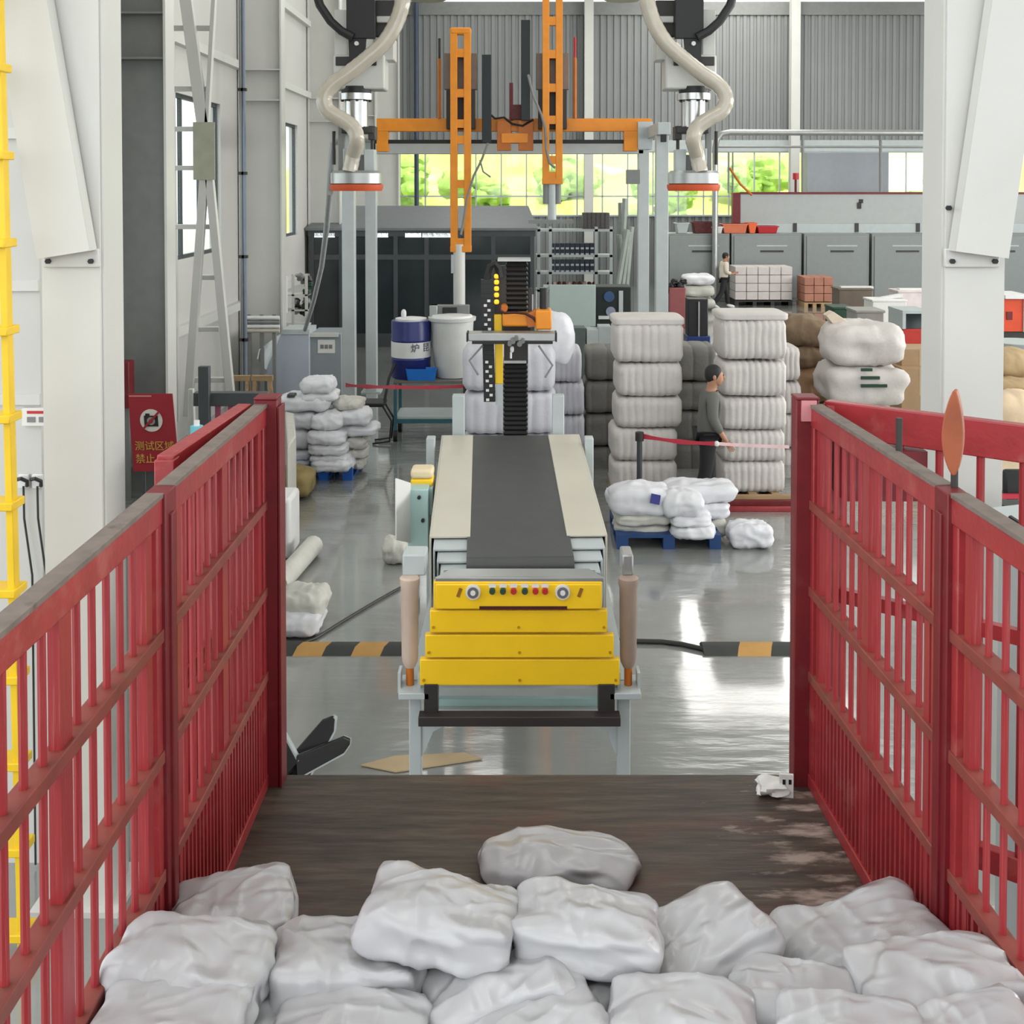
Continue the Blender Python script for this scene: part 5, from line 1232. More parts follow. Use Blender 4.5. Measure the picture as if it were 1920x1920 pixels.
for x in (x0, x0 + .2, x1 - .05): MB().box(x, x + .05, 22, 22.05, 0, z1).done('upright', WSTEEL, t)
for z in (z0, z0 + .3, z0 + .6): MB().box(x0, x1, 22, 22.4, z, z + .03).done('shelf', WSTEEL, t)
rr = random.Random(4)
for i in range(14): 
    c = Vector((rr.uniform(x0 + .2, x1), 22.1 + rr.uniform(0, .2), rr.uniform(z0 + .1, z1))); MB().pill(c, (.16, .16, .14), 2.5, 4, .5, i).done('machine_part', [DARK, GSTEEL, GREENN][i % 3], t)
for i, px in enumerate((450, 492)):
    c = P(px, 700, 17.2)
    t = thing('wooden_trestle', ['brown wooden trestle by the left wall, left one', 'brown wooden trestle by the left wall, right one'][i], 'trestle', (c.x, 17.2, 0), 'wooden trestles')
    MB().beam((c.x - .16, 17.2, .85), (c.x + .16, 17.2, .85), .08, .08).done('top_bar', WOOD, t)
    for dx in (-.14, .14):
        for dy in (-.2, .2): MB().beam((c.x + dx * .8, 17.2, .85), (c.x + dx, 17.2 + dy, 0), .05, .05).done('leg', WOOD, t)
t = thing('pipe_rack', 'low rack of long pale pipes near the left wall', 'rack', (P(490, 610, 19.2).x, 19.2, 0))
x0, x1 = P(455, 600, 19.2).x, P(524, 600, 19.2).x
for i, y in enumerate((596, 604, 612, 620)):
    z = P(500, y, 19.2).z; MB().cyl((x0, 19.2, z), (x1, 19.2, z), .035, n=8).done('pipe', [WHITEP, GSTEEL, WHITEP, BEIGE][i], t)
for x in (x0 + .1, (x0 + x1) / 2, x1 - .1): MB().box(x - .03, x + .03, 19.22, 19.3, 0, P(500, 590, 19.2).z).done('upright', GSTEEL, t)

# ---- no-photography sign, dark red board, grey frame before the left column
Ysn = 10.2
A, B, C_, D_ = P(240, 738, Ysn), P(323, 738, Ysn), P(336, 884, Ysn - .1), P(250, 884, Ysn - .1)
t = thing('no_photo_sign', 'red warning sign with crossed-out camera and yellow lettering', 'sign', (P(285, 884, Ysn).x, Ysn, 0))
ux = (B - A).normalized(); uz = (A - D_).normalized(); un = ux.cross(uz).normalized()
MB().prism([A, B, C_, D_], -un * .012 if un.y < 0 else un * .012).done('board', SIGNR, t)
SM = Matrix((ux, uz, -un if un.y > 0 else un)).transposed().to_4x4()
def sgn_pt(px, py, off=.006):
    u = (py - 738) / 146; return P(px, py, Ysn - .1 * u) + Vector((0, -off, 0))
def disc(px, py, r_, m, nm, off, n=28, par=t):
    c = sgn_pt(px, py, off); poly = [c + ux * r_ * math.cos(k * 2 * math.pi / n) + uz * r_ * math.sin(k * 2 * math.pi / n) for k in range(n)]
    return MB().prism(poly, (0, -.003, 0)).done(nm, m, par)
pxm = mpp(Ysn)
disc(284, 788, 21 * pxm, SIGNW, 'white_disc', .004); 
def srect(px0, py0, px1, py1, m, nm, off, rot=0):
    c = sgn_pt((px0 + px1) / 2, (py0 + py1) / 2, off); w_, h_ = (px1 - px0) * pxm / 2, (py1 - py0) * pxm / 2; cr_, sr_ = math.cos(rot), math.sin(rot)
    poly = [c + ux * (x * cr_ - y * sr_) + uz * (x * sr_ + y * cr_) for x, y in ((-w_, -h_), (w_, -h_), (w_, h_), (-w_, h_))]
    MB().prism(poly, (0, -.003, 0)).done(nm, m, t)
srect(271, 779, 297, 799, BLACK, 'camera_body', .008); srect(273, 775, 281, 780, BLACK, 'camera_top', .008); disc(284, 789, 7.5 * pxm, mat('icon_grey', (150, 140, 134), .6), 'camera_lens', .012); disc(284, 789, 3.5 * pxm, SIGNR, 'lens_center', .016)
srect(262, 786, 306, 790, SIGNR, 'slash', .020, R(45))
c = sgn_pt(290, 837, .004); text_obj('测试区域', 18.5 * pxm, SIGNY, 'yellow_lettering', t, Matrix.Translation(c) @ SM)
c = sgn_pt(273, 861, .004); text_obj('禁止', 18.5 * pxm, SIGNY, 'yellow_lettering', t, Matrix.Translation(c) @ SM)
srect(242, 741, 284, 744, mat('sign_pink_print', (196, 120, 120), .6), 'small_print', .004)
for px in (262, 310): 
    c = P(px, 884, Ysn - .1); MB().cyl((c.x, Ysn + .02, 0), (c.x, Ysn + .02, P(px, 745, Ysn).z), .015, n=8).done('stand_leg', DFRAME, t)
x0, x1, z0, z1 = rect(216, 679, 241, 766, 13.3)
t = thing('fire_box', 'dark red upright box on a thin grey stand before the grey left column', 'box', ((x0 + x1) / 2, 13.3, 0))
MB().box(x0, x1, 13.3, 13.5, z0, z1).done('box', REDD, t, .008); MB().box(x0 + .03, x1 - .03, 13.38, 13.44, 0, z0).done('stand', GSTEEL, t); MB().box(x0 - .01, x1 + .01, 13.3, 13.5, 0, .02).done('foot_plate', GSTEEL, t)
Yv = 9.4
x0, x1, z0, z1 = rect(362, 737, 500, 762, Yv)
t = thing('grey_frame_cart', 'dark grey steel frame cart with upright behind the left fence', 'cart', ((x0 + x1) / 2, Yv, 0))
MB().box(x0, x1, Yv, Yv + .1, z0, z1).done('top_beam', DFRAME, t, .006)
a0, a1, b0, b1 = rect(374, 686, 394, 760, Yv - .02); MB().box(a0, a1, Yv - .06, Yv, 0, b1).done('upright', DFRAME, t, .006)
MB().box(x1 - .09, x1, Yv, Yv + .08, 0, z0).done('upright', DFRAME, t, .006); MB().box(x0, x1, Yv + .02, Yv + .08, .3, .38).done('lower_beam', DFRAME, t)
for x in (P(402, 780, Yv).x, P(426, 780, Yv).x): MB().box(x, x + .04, Yv + .02, Yv + .06, .38, z0).done('bar', PURPLE, t)
a0, a1, b0, b1 = rect(345, 730, 362, 840, Yv + .4); tag(MB().prism([(a0, Yv + .4, 0), (a1 + .05, Yv + .4, 0), (a1, Yv + .4, b1), (a0 + .04, Yv + .4, b1)], (0, .05, 0)).done('grey_post', mat('pale_grey_post', (186, 188, 182), .5), None, .006), 'pale grey tapered post behind the left fence', 'post')
c = P(369, 815, 6.2)
t = thing('cyan_bottle', 'cyan and white plastic bottle behind the left fence', 'bottle', (c.x, 6.2, 0)); MB().cyl((c.x, 6.2, c.z - .08), (c.x, 6.2, c.z + .05), .035, n=14).done('body', CYAN, t); MB().cyl((c.x, 6.2, c.z + .05), (c.x, 6.2, c.z + .08), .016, n=10).done('cap', WHITEP, t); MB().box(c.x - .15, c.x + .15, 6.1, 6.3, 0, c.z - .08).done('stand', DFRAME, t)

# ================================================================== dark glazed machine at the back left
Ym_ = 26.5
x0, x1, z0, z1 = rect(583, 432, 1000, 640, Ym_)
dm = thing('dark_glazed_machine', 'long machine enclosure of dark tinted panels at the back left', 'machine', ((x0 + x1) / 2, Ym_, 0))
MB().box(x0, x1, Ym_ + 3.0, Ym_ + 3.05, 0, z1).done('rear_panel', DFRAME, dm)
MB().box(x0, x0 + .05, Ym_, Ym_ + 3.0, 0, z1).box(x1 - .05, x1, Ym_, Ym_ + 3.0, 0, z1).done('side_panel', DFRAME, dm)
MB().prism([(x0 - .1, Ym_ - .1, z1), (x1 + .1, Ym_ - .1, z1), (x1 - .1, Ym_ + 2.6, z1 + .48), (x0 + .1, Ym_ + 2.6, z1 + .48)], (0, 0, .06)).done('sloping_roof', mat('roof_grey_panel', (108, 112, 114), .4), dm)
MB().box(x0 - .05, x1 + .05, Ym_ - .05, Ym_ + .05, z1 - .14, z1).done('head_beam', DFRAME, dm); MB().box(x0, x1, Ym_ - .04, Ym_ + .04, 0, .32).done('base_beam', DFRAME, dm)
zm = P(700, 482, Ym_).z
for px in (585, 640, 690, 742, 800, 860, 925, 998):
    x = P(px, 500, Ym_).x; MB().box(x - .05, x + .05, Ym_ - .04, Ym_ + .04, .3, z1 - .1).done('mullion', DFRAME, dm)
MB().box(x0, x1, Ym_ - .035, Ym_ + .035, zm - .06, zm + .06).done('rail', DFRAME, dm)
pxs = (585, 640, 690, 742, 800, 860, 925, 998)
for a, b in zip(pxs[:-1], pxs[1:]):
    xa, xb = P(a, 500, Ym_).x + .05, P(b, 500, Ym_).x - .05
    MB().box(xa, xb, Ym_ - .01, Ym_ + .01, .32, zm - .06).done('panel', DGLASS, dm); MB().box(xa, xb, Ym_ - .01, Ym_ + .01, zm + .06, z1 - .14).done('panel', DGLASS, dm)
zt = P(700, 440, Ym_).z
for a, b in ((590, 628), (704, 728), (760, 790), (792, 850)):
    xa, xb = P(a, 440, Ym_).x, P(b, 440, Ym_).x; MB().box(xa, xb, Ym_ - .05, Ym_ - .03, zt - .06, zt + .04).done('light_strip', REFLM, dm)  # lamp reflections on the tinted panels, drawn as glowing bars

# ================================================================== rack, pipes, board and black cabinet in the middle back
Yk2 = 28.5
x0, x1, z0, z1 = rect(1005, 425, 1150, 560, Yk2)
rk = thing('parts_rack', 'steel shelf rack full of dark blue parts bins at the back', 'rack', ((x0 + x1) / 2, Yk2, 0))
for px in (1010, 1032, 1118, 1146):
    x = P(px, 500, Yk2).x; MB().box(x - .04, x + .04, Yk2, Yk2 + .06, 0, z1).done('upright', LGREY, rk)
for y in (432, 480, 512, 545): z = P(1070, y, Yk2).z; MB().box(x0, x1, Yk2, Yk2 + .6, z - .03, z + .03).done('shelf', LGREY, rk)
bin_me = MB().box(-.055, .055, 0, .3, 0, .17).mesh('bin', mat('navy_bin', (34, 42, 62), .5), False); lip_me = MB().box(-.04, .04, -.01, 0, .0, .05).mesh('bin_label', LGREY, False)
for row, y in enumerate((465, 476, 496, 508)):
    z = P(1070, y + 4, Yk2).z
    for k in range(9):
        px = 1036 + k * 9.3; x = P(px, y, Yk2).x; o = inst(bin_me, 'bin', rk, (x, Yk2 + .02, z)); lb = inst(lip_me, 'bin_label', None, (0, -.0, .02)); lb.parent = o
for k in range(10):
    px = 1030 + k * 9.5; c = P(px, 535, Yk2); MB().pill((c.x, Yk2 + .2, c.z), (.11, .2, .16), 3, 4, .3, k).done('stored_part', [MIXRED, mat('beige_part', (196, 170, 150), .6), MIXRED][k % 3], rk)
x0, x1, z0, z1 = rect(1093, 399, 1143, 431, Yk2 + .2)
t = thing('mesh_crate', 'dark grey mesh crate on top of the parts rack', 'crate', ((x0 + x1) / 2, Yk2, z0)); MB().box(x0, x1, Yk2 + .2, Yk2 + .7, z0, z1).done('body', mat('mesh_grey', (92, 86, 84), .6, var=.3, vscale=30), t, .01)
for k in range(6): MB().box(x0 + (x1 - x0) * k / 6, x0 + (x1 - x0) * k / 6 + .02, Yk2 + .18, Yk2 + .2, z0, z1).done('rib', DFRAME, t)
for i, (a, b, y0, y1) in enumerate(((1176, 1140, 430, 560), (1180, 1152, 435, 570), (1184, 1165, 425, 575), (1160, 1178, 440, 560), (1172, 1160, 372, 560), (1164, 1168, 380, 560))):
    Y = 27.0 + i * .22; p0, p1 = P(a, y0, Y), P(b, y1, Y + .0); g_ = p0 + (p1 - p0) * (p0.z / (p0.z - p1.z)) if p0.z > p1.z else p1
    tag(MB().cyl(p0, (p1.x, Y, 0.02), .07, n=8).done('steel_tube', mat('greenish_grey_tube', (150, 158, 150), .4)), '%s leaning grey steel tube beside the gantry post' % ['leftmost', 'second', 'third', 'right', 'tallest', 'second tallest'][i], 'tube', 'leaning steel tubes')
Yw = 22.5
x0, x1, z0, z1 = rect(1030, 534, 1117, 612, Yw)
t = thing('pale_board', 'blank pale teal board standing behind the orange arm', 'board', ((x0 + x1) / 2, Yw, 0)); MB().box(x0, x1, Yw, Yw + .06, z0, z1).done('panel', mat('pale_teal_board', (178, 194, 188), .4, var=.02), t, .008)
for x in (x0 + .05, x1 - .1): MB().box(x, x + .05, Yw + .06, Yw + .12, 0, z1 - .1).done('leg', GSTEEL, t)
MB().box(x0 - .12, x0, Yw + .02, Yw + .06, z1 - .06, z1).done('bracket', LGREY, t)
x0, x1, z0, z1 = rect(1117, 538, 1184, 596, 23)
t = thing('black_machine', 'black machine cabinet with round dials beside the pale board', 'machine', ((x0 + x1) / 2, 23, 0)); MB().box(x0, x1, 23, 23.7, 0, z1).done('body', mat('green_black', (22, 32, 30), .5), t, .02)
for px, py, r_, m in ((1142, 556, .11, mat('dial_blue', (60, 90, 130), .3)), (1145, 584, .10, mat('dial_grey', (150, 156, 176), .4))):
    c = P(px, py, 23); MB().cyl((c.x, 22.97, c.z), (c.x, 23, c.z), r_, n=20).done('dial', m, t)
a0, a1, b0, b1 = rect(1160, 545, 1168, 592, 23); MB().box(a0, a1, 22.96, 23, b0, b1).done('column_tube', LGREY, t); a0, a1, b0, b1 = rect(1122, 592, 1142, 598, 23); MB().box(a0, a1, 22.95, 23, b0, b1).done('ledge', WHITEP, t)
for i, (a, y0, b, y1) in enumerate(((1066, 615, 1098, 652), (1100, 618, 1122, 640), (1122, 612, 1146, 642))):
    X0, X1, z0, z1 = rect(a, y0, b, y1, 21); tag(MB().box(X0, X1, 21, 21.4, 0, z1).done('crate', [mat('grey_green_crate', (88, 100, 96), .5), LGREY, LGREY][i], None, .01), ['grey-green crate below the pale board', 'small light grey box below the pale board', 'light grey box left of the tall pleated stack'][i], 'crate')

# ================================================================== far right: oven line, railing, stored goods
Yo = 37.0
zf = 0
ov = [(1250, 1368), (1371, 1503), (1507, 1630), (1634, 1748), (1752, 1990)]
for i, (a, b) in enumerate(ov):
    x0, x1, z0, z1 = rect(a, 438, b, 560, Yo)
    t = thing('oven_cabinet', '%s grey cabinet in the far row of oven cabinets' % ['first', 'second', 'third', 'fourth', 'last'][i], 'cabinet', ((x0 + x1) / 2, Yo, 0), 'grey cabinets of the far row')
    MB().box(x0, x1, Yo, Yo + 1.2, 0, z1).done('body', TGREY, t, .01); MB().box(x0 + .08, x1 - .08, Yo - .03, Yo, .12, z1 - .08).done('door', mat('door_grey', (138, 144, 142), .45, var=.03), t, .01)
    c = P((a + b) / 2 + 10, 471, Yo); MB().box(c.x - .38, c.x + .38, Yo - .05, Yo - .03, c.z - .03, c.z + .03).done('slot_handle', DARK, t)
    MB().box(c.x - .5, c.x + .5, Yo - .04, Yo - .03, c.z + .16, c.z + .2).done('trim_strip', LGREY, t)
x0, x1, z0, z1 = rect(1388, 364, 1990, 437, Yo + .75)
t = thing('oven_hood', 'long pale grey oven casing with dark red top edge above the far cabinets', 'machine', ((x0 + x1) / 2, Yo, z0))
CG = mat('casing_grey', (176, 180, 178), .4, var=.03)
MB().box(x0, x1, Yo + .75, Yo + 1.6, z0 + .32, z1).done('casing', CG, t, .01); MB().box(x0, x1, Yo + .7, Yo + 1.5, z0 - .02, z0 + .32).done('ledge', LGREY, t, .01)
MB().box(x0, x1, Yo + .72, Yo + .86, z1, z1 + .07).done('red_edge', REDD, t); MB().box(x0 - .25, x0, Yo + .75, Yo + 1.05, z0 - .02, z1 + .05).done('red_post', REDD, t)
for px in (1500, 1618, 1735): c = P(px, 428, Yo); MB().box(c.x - .06, c.x + .06, Yo + .66, Yo + .7, c.z - .15, c.z + .15).done('latch', DARK, t)
c = P(1622, 383, Yo + .1); MB().box(c.x - .06, c.x + .06, Yo + .7, Yo + .75, c.z - .16, c.z + .05).box(c.x + .0, c.x + .12, Yo + .7, Yo + .75, c.z + .03, c.z + .16).done('black_lever', BLACK, t)
x0, x1, z0, z1 = rect(1512, 286, 1666, 360, Yo + 1); tag(MB().box(x0, x1, Yo + .95, Yo + 1.55, z0 - .05, z1).done('grey_box', mat('flat_grey_box', (146, 152, 158), .5, var=.03), None, .01), 'plain grey box standing on the oven casing before the windows', 'box')
# railing
t = thing('guard_railing', 'steel guard railing with curved end above the oven line', 'railing', (P(1540, 300, 36.5).x, 36.6, P(1540, 360, 36.5).z))
Yv2 = 36.8
pts = [P(1341, 350, Yv2), P(1341, 280, Yv2), P(1344, 262, Yv2), P(1353, 251, Yv2), P(1368, 248, Yv2), P(1990, 250, Yv2)]
MB().tube(pts, .10, 12).done('top_rail', ALU, t)
MB().tube([P(1341, 275, Yv2), P(1990, 276, Yv2)], .04, 8).done('mid_rail', ALU, t)
for px in (1505, 1651, 1735): MB().cyl(P(px, 360, Yv2), P(px, 250, Yv2), .05, n=8).done('stanchion', GSTEEL, t)
MB().cyl(P(1341, 350, Yv2), (P(1341, 350, Yv2).x, Yv2, 0), .10, n=12).done('end_post', ALU, t)
for px in (1366, 1374): MB().cyl(P(px, 362, Yv2), P(px, 286, Yv2), .03, n=8).done('thin_post', GSTEEL, t)
MB().tube([P(1368, 315, Yv2), P(1388, 345, Yv2), P(1410, 366, Yv2)], .04, 8).done('brace_tube', DORG, t)
c = P(1492, 330, Yo + .9); zc = P(1492, 364, Yo + .75).z
t = thing('red_valve', 'small red valve on the far casing near the wall column', 'valve', (c.x, Yo + .9, zc))
MB().cyl((c.x, Yo + .9, c.z - .12), (c.x, Yo + .9, c.z + .1), .1, n=14).done('handwheel', REDP, t); MB().cyl((c.x, Yo + .9, zc), (c.x, Yo + .9, c.z - .12), .04, n=10).done('stem', REDD, t)
# orange and red trays on top of the cabinets
for i, (a, y0, b, y1, m, lab) in enumerate(((1355, 418, 1402, 436, mat('salmon_plastic', (220, 120, 84), .5), 'salmon plastic tray on the far cabinets'), (1403, 417, 1420, 437, mat('orange_plastic', (240, 110, 60), .5), 'narrow orange bin on the far cabinets'), (1420, 420, 1460, 434, REDP, 'red shallow basin on the far cabinets'), (1300, 414, 1340, 436, MIXRED, 'brownish-red crate on the far cabinets'), (1268, 418, 1292, 438, LGREY, 'grey motor-like part on the far cabinets'), (1335, 424, 1356, 437, PAPER, 'crumpled pale pack on the far cabinets'))):
    X0, X1, z0, z1 = rect(a, y0, b, y1, Yo + .05); zb = P(1300, 438, Yo).z
    t = thing('storage_tray', lab, 'tray', ((X0 + X1) / 2, Yo + .3, zb), 'things on the far cabinets')
    hb = max(z1 - z0, .2); 
    MB().prism([(X0 + .06, Yo + .1, zb), (X1 - .06, Yo + .1, zb), (X1, Yo + .06, zb + hb), (X0, Yo + .06, zb + hb)], (0, .5, 0)).done('body', m, t, .02); MB().box(X0 - .02, X1 + .02, Yo + .05, Yo + .62, zb + hb - .04, zb + hb).done('rim', m, t, .01)
# white pallet load, sacks, boxes
Yw2 = G(1430, 573).y
def carton_block(a, y0, b, y1, Y, D, nx, nz, m, lab, pm):
    X0, X1, z0, z1 = rect(a, y0, b, y1, Y); t = thing('pallet_load', lab, 'cartons', ((X0 + X1) / 2, Y, 0))
    zb = .18
    for i in range(nx):
        for k in range(nz):
            dx, dz = (X1 - X0) / nx, (z1 - zb) / nz
            MB().box(X0 + i * dx + .008, X0 + (i + 1) * dx - .008, Y, Y + D, zb + k * dz + .006, zb + (k + 1) * dz - .006).done('carton', m, t, .01)
    MB().box(X0, X1, Y, Y + D, .12, .16).done('pallet_deck', pm, t)
    for i in range(4): MB().box(X0 + i * (X1 - X0 - .12) / 3, X0 + i * (X1 - X0 - .12) / 3 + .12, Y, Y + D, 0, .12).done('pallet_block', pm, t)
carton_block(1378, 500, 1486, 573, Yw2 + .0, 1.0, 5, 4, mat('wrapped_white_carton', (214, 206, 202), .4, var=.04), 'white wrapped carton load on a pallet behind the walking person', DARK)
carton_block(1508, 520, 1563, 577, Yw2 - .6, 1.0, 3, 3, mat('reddish_carton', (176, 120, 98), .6, var=.12), 'reddish brown carton load on a pallet at the far right', WOOD)
Ywb = G(1310, 582).y
for i, (y0, y1, lab) in enumerate(((516, 536, 'top white bundle of the short stack left of the walking person'), (535, 558, 'middle white bundle of the short stack left of the walking person'), (557, 582, 'bottom white bundle of the short stack left of the walking person'))):
    X0, X1, z0, z1 = rect(1284, y0, 1342, y1, Ywb); sack(lab, ((X0 + X1) / 2, Ywb + .5, max((z0 + z1) / 2, (z1 - z0) / 2)), (X1 - X0, 1.0, (z1 - z0) * 1.02), (0, 0, 0), 300 + i, 12, SACKD if i else SACK2, 5, 'white bundles at the far side', crease=.02)
x0, x1, z0, z1 = rect(1290, 561, 1328, 612, 22.5)
t = thing('black_bin', 'black upright bin with a dark blue base near the pleated stacks', 'bin', ((x0 + x1) / 2, 22.5, 0)); MB().box(x0, x1, 22.5, 22.9, z0 * .5 + .1, z1).done('body', BLACK, t, .02); MB().box(x0 - .02, x1 + .04, 22.45, 22.95, 0, z0 * .5 + .3).done('base', mat('deep_blue_plastic', (24, 48, 110), .4), t, .02); MB().box(x0 + .2, x0 + .23, 22.46, 22.5, .3, z1 - .05).done('handle', ALU, t)
x0, x1, z0, z1 = rect(1255, 512, 1286, 590, 30)
t = thing('red_machine', 'dusty red machine with black tangle on top behind the gantry post', 'machine', ((x0 + x1) / 2, 30, 0)); MB().box(x0, x1, 30, 30.6, 0, z1 - .4).done('body', mat('dusty_red', (150, 84, 84), .6), t, .02)
for k in range(6): MB().pill((x0 + .08 * k, 30.2, z1 - .45 + .1 * (k % 3)), (.2, .2, .18), 2.5, 4, .5, k).done('tangle', BLACK, t)
for i, (a, y0, b, y1, Y, m, lab) in enumerate(((1573, 541, 1636, 585, 30, mat('dark_brown_box', (112, 100, 88), .7), 'dark brown wooden box at the far right'), (1606, 582, 1658, 628, 22, mat('flat_grey_carton', (160, 158, 152), .5), 'plain grey carton behind the bulk bags'),
        (1563, 576, 1600, 605, 25, GREENN, 'dark green crate behind the brown heap'), (1636, 562, 1700, 590, 27, PAPER, 'pile of white offcuts at the far right'), (1684, 545, 1745, 585, 27.8, mat('pinkish_white', (220, 208, 206), .5), 'pinkish white wrapped bundle at the far right'))):
    X0, X1, z0, z1 = rect(a, y0, b, y1, Y); t = thing('stored_box', lab, 'box', ((X0 + X1) / 2, Y, 0))
    MB().box(X0, X1, Y, Y + .7, 0, z1 - .04).done('body', m, t, .02); MB().box(X0 - .02, X1 + .02, Y - .02, Y + .72, z1 - .05, z1).done('lid', m, t, .01)
for i, (a, y0, b, y1) in enumerate(((1640, 562, 1690, 553), (1684, 543, 1745, 543), (1575, 539, 1636, 539))):
    Y = (27.35, 28.1, 30.3)[i]; tag(MB().beam(P(a, y0, Y), P(b, y1, Y), .2, .07).done('white_plank', WHITEP), ['slanting white plank on the far right pile', 'level white plank on the far right pile', 'white plank lying on the dark brown box'][i], 'plank', 'white planks at the far right')
x0, x1, z0, z1 = rect(1692, 583, 1745, 655, 20.5)
t = thing('red_forklift', 'red machine with a dark window box behind the right portal column', 'machine', ((x0 + x1) / 2, 20.5, 0)); zz = P(1700, 617, 20.5).z
MB().box(x0, x1, 20.5, 21.4, .25, zz).done('body', mat('vivid_red', (192, 52, 40), .45), t, .02)
for x in (x0 + .05, x1 - .1): MB().cyl((x, 20.55, .2), (x + .12, 20.55, .2), .2, n=18).done('wheel', BLACK, t)
for a0, a1 in ((x0, x0 + .06), (x1 - .06, x1)): MB().box(a0, a1, 20.5, 21.3, zz, z1).done('window_post', LGREY, t)
MB().box(x0 - .005, x1 + .005, 20.49, 21.31, z1 - .05, z1 + .004).done('window_head', LGREY, t); MB().box(x0 + .06, x1 - .06, 20.55, 21.25, zz, z1 - .05).done('window_glass', DGLASS, t)

# ================================================================== people
def person(label, base, h, yaw, J, shirt, trous, holds=None):
    """J: joints in a local frame (x forward, y left, z up) for a 1.72 m figure"""
    s = h / 1.72; t = thing('person', label, 'person', base); M = Matrix.Translation(base) @ Matrix.Rotation(yaw, 4, 'Z') @ Matrix.Scale(s, 4)
    def skin_obj(name, chain, m, parent, sub=2):
        verts, edges, rad = chain; me = bpy.data.meshes.new(name); me.from_pydata([tuple(M @ Vector(v)) for v in verts], edges, []); o = bpy.data.objects.new(name, me); COL.objects.link(o)
        sk = o.modifiers.new('skin', 'SKIN'); 
        if not me.skin_vertices: 
            bm = bmesh.new(); bm.from_mesh(me); bm.verts.layers.skin.verify(); bm.to_mesh(me); bm.free()
        for i, r_ in enumerate(rad): me.skin_vertices[0].data[i].radius = (r_[0] * s, r_[1] * s) if isinstance(r_, tuple) else (r_ * s, r_ * s)
        me.skin_vertices[0].data[0].use_root = True
        o.modifiers.new('sub', 'SUBSURF').levels = sub; o.modifiers['sub'].render_levels = sub; me.materials.append(m)
        dg = bpy.context.evaluated_depsgraph_get(); dg.update(); em = bpy.data.meshes.new_from_object(o.evaluated_get(dg)); em.materials.clear(); em.materials.append(m)
        em.polygons.foreach_set('use_smooth', [True] * len(em.polygons)); bpy.data.objects.remove(o); o = bpy.data.objects.new(name, em); COL.objects.link(o); adopt(o, parent); return o
    j = J
    # body: pelvis, spine, neck, head, arms, legs in one continuous mesh
    V = [j['pelvis'], j['chest'], j['neck'], j['head0'], j['head1'], j['sl'], j['el'], j['wl'], j['hl'], j['sr'], j['er'], j['wr'], j['hr'], j['hipl'], j['kl'], j['al'], j['hipr'], j['kr'], j['ar']]
    E = [(0, 1), (1, 2), (2, 3), (3, 4), (1, 5), (5, 6), (6, 7), (7, 8), (1, 9), (9, 10), (10, 11), (11, 12), (0, 13), (13, 14), (14, 15), (0, 16), (16, 17), (17, 18)]
    Rr = [(.13, .10), (.15, .11), .055, .085, .088, .055, .045, .030, .022, .055, .045, .030, .022, .085, .06, .04, .085, .06, .04]
    body = skin_obj('body', (V, E, Rr), SKIN, t)
    # head details and hands
    f = MB(); hc = (Vector(j['head0']) + Vector(j['head1'])) / 2
    hb = MB(); hb.pill(M @ (hc + Vector((-.012, 0, .02))), (.20 * s, .165 * s, .225 * s), 2.3, 8); hb.done('hair', HAIR, t)
    fb = MB(); fb.pill(M @ (hc + Vector((.03, 0, -.02))), (.155 * s, .15 * s, .20 * s), 2.3, 8); fb.pill(M @ (hc + Vector((.112, 0, -.02))), (.04 * s, .03 * s, .05 * s), 2, 4)
    for sy in (-1, 1): fb.pill(M @ (hc + Vector((-.01, .088 * sy, -.01))), (.04 * s, .025 * s, .06 * s), 2, 4)
    fo = fb.done('face', SKIN, t)
    for sy in (-1, 1): MB().pill(M @ (hc + Vector((.104, .033 * sy, .012))), (.012 * s, .026 * s, .016 * s), 2, 4).done('eye', HAIR, fo)
    MB().pill(M @ (hc + Vector((.1, 0, -.075))), (.015 * s, .05 * s, .014 * s), 2, 4).done('mouth', mat('lip', (150, 84, 80), .5), fo)
    for key, wk in (('hl', 'wl'), ('hr', 'wr')):
        hp = Vector(j[key]); d = (hp - Vector(j[wk])).normalized(); side = d.cross(Vector((0, 1, 0))).normalized() if abs(d.y) < .9 else Vector((1, 0, 0)); nrm = d.cross(side)
        hm = MB(); hm.pill(M @ (hp + d * .02), (.05 * s, .035 * s, .075 * s), 3, 4)
        for k in range(4):
            a = hp + d * .05 + side * (.026 - .017 * k); ln = (.07, .078, .072, .055)[k]; hm.tube([M @ a, M @ (a + d * ln * .5 + nrm * .006), M @ (a + d * ln * .85 + nrm * .028)], [.009 * s, .008 * s, .006 * s], 6)
        a = hp + side * .03; hm.tube([M @ a, M @ (a + side * .02 + d * .03), M @ (a + side * .022 + d * .06)], [.010 * s, .009 * s, .007 * s], 6)
        hm.done('hand', SKIN, t)
    # clothing
    mid = lambda a, b_, u: tuple(Vector(a).lerp(Vector(b_), u))
    V = [tuple(Vector(j['pelvis']) + Vector((-.005, 0, -.13))), j['chest'], mid(j['chest'], j['neck'], .7), j['sl'], j['el'], mid(j['el'], j['wl'], .85 if holds else .75), j['sr'], j['er'], mid(j['er'], j['wr'], .75)]
    skin_obj('shirt', (V, [(0, 1), (1, 2), (1, 3), (3, 4), (4, 5), (1, 6), (6, 7), (7, 8)], [(.16, .14), (.185, .14), .085, .082, .066, .052, .082, .066, .052]), shirt, t)
    V = [tuple(Vector(j['pelvis']) + Vector((0, 0, .03))), j['hipl'], j['kl'], j['al'], j['hipr'], j['kr'], j['ar']]
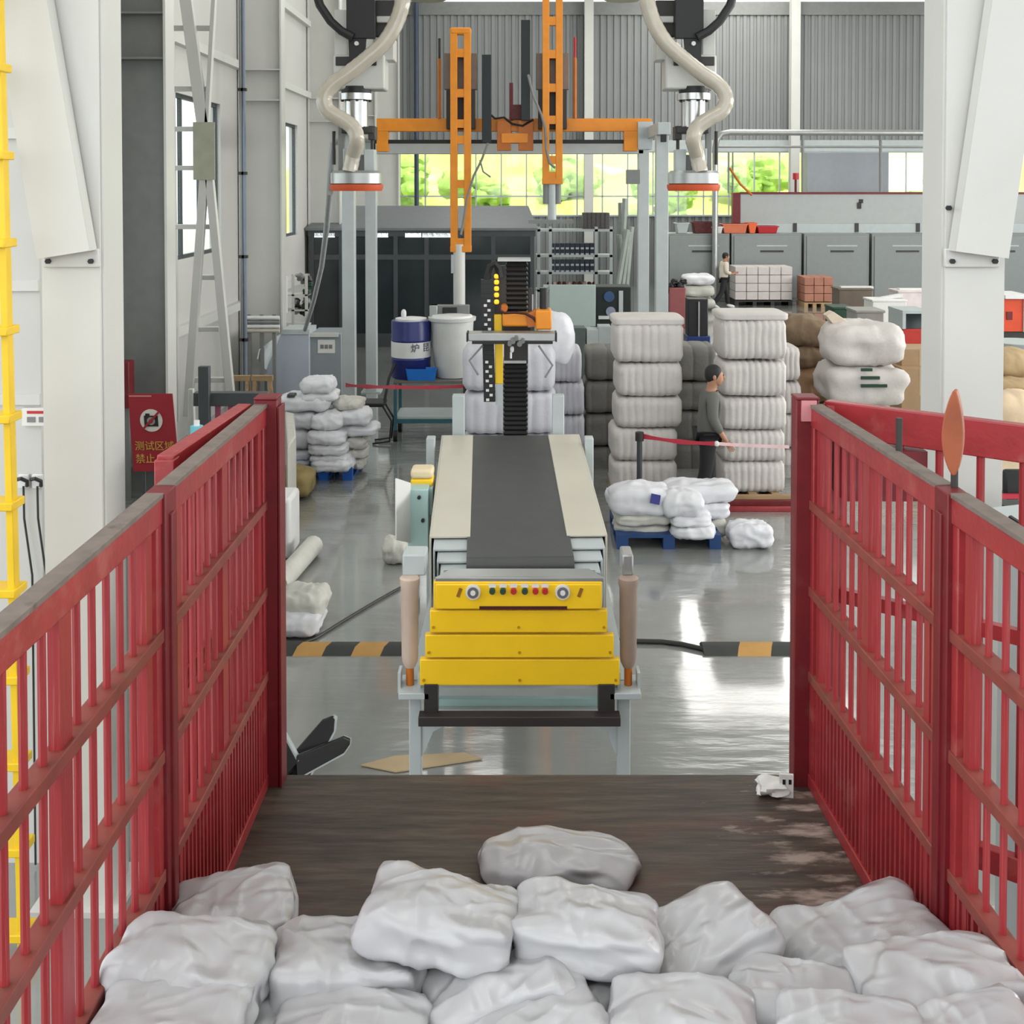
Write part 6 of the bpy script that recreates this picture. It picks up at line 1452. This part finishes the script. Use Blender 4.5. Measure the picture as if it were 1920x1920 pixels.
    skin_obj('trousers', (V, [(0, 1), (1, 2), (2, 3), (0, 4), (4, 5), (5, 6)], [(.155, .13), .112, .085, .07, .112, .085, .07]), trous, t)
    for a, tl in (('al', 'tl'), ('ar', 'tr')):
        p0, p1 = Vector(j[a]), Vector(j[tl]); c = (p0 + p1) / 2 + Vector((0, 0, -.035)); d = p1 - p0
        sh = MB(); ang = math.atan2(d.z, d.x)
        vs, fs = quadric(6, 6, 6, 3); RM = Matrix.Rotation(-ang, 3, 'Y')
        sh.add([M @ (c + RM @ Vector((v.x * .135, v.y * .048, v.z * .045))) for v in vs], fs); sh.done('shoe', WHITEP if trous is TROUS and shirt is SHIRT else BLACK, t)
    return t
# walking person in a cream shirt
J = dict(pelvis=(0, 0, .94), chest=(.03, 0, 1.25), neck=(.05, 0, 1.46), head0=(.07, 0, 1.54), head1=(.08, 0, 1.64), sl=(.03, .19, 1.38), el=(-.02, .23, 1.12), wl=(.2, .2, 1.05), hl=(.28, .18, 1.07),
         sr=(.03, -.19, 1.38), er=(.02, -.23, 1.12), wr=(.24, -.18, 1.06), hr=(.32, -.16, 1.08), hipl=(0, .09, .88), kl=(.14, .09, .50), al=(.18, .09, .10), tl=(.36, .09, .06), hipr=(0, -.09, .88), kr=(-.08, -.09, .48), ar=(-.34, -.09, .14), tr=(-.18, -.09, .04))
g = G(1356, 577)
person('person in a cream shirt and black trousers walking before the far grey cabinets', (g.x, g.y, 0), 1.74, 0.15, J, SHIRT, TROUS)
J2 = dict(J); J2.update(wl=(.12, .2, .9), hl=(.16, .19, .84), el=(-.02, .24, 1.1), wr=(.16, -.2, .9), hr=(.2, -.19, .84), kl=(.04, .09, .5), al=(.05, .09, .08), tl=(.22, .09, .05), kr=(-.03, -.09, .48), ar=(-.16, -.09, .09), tr=(0, -.09, .05))
hd = P(1335, 686, 13.05)
person('person in a grey shirt standing between the grey bales and the red-base stack', (hd.x - .05, 13.05, 0), 1.72, 0.0, J2, SHIRT2, TROUS)
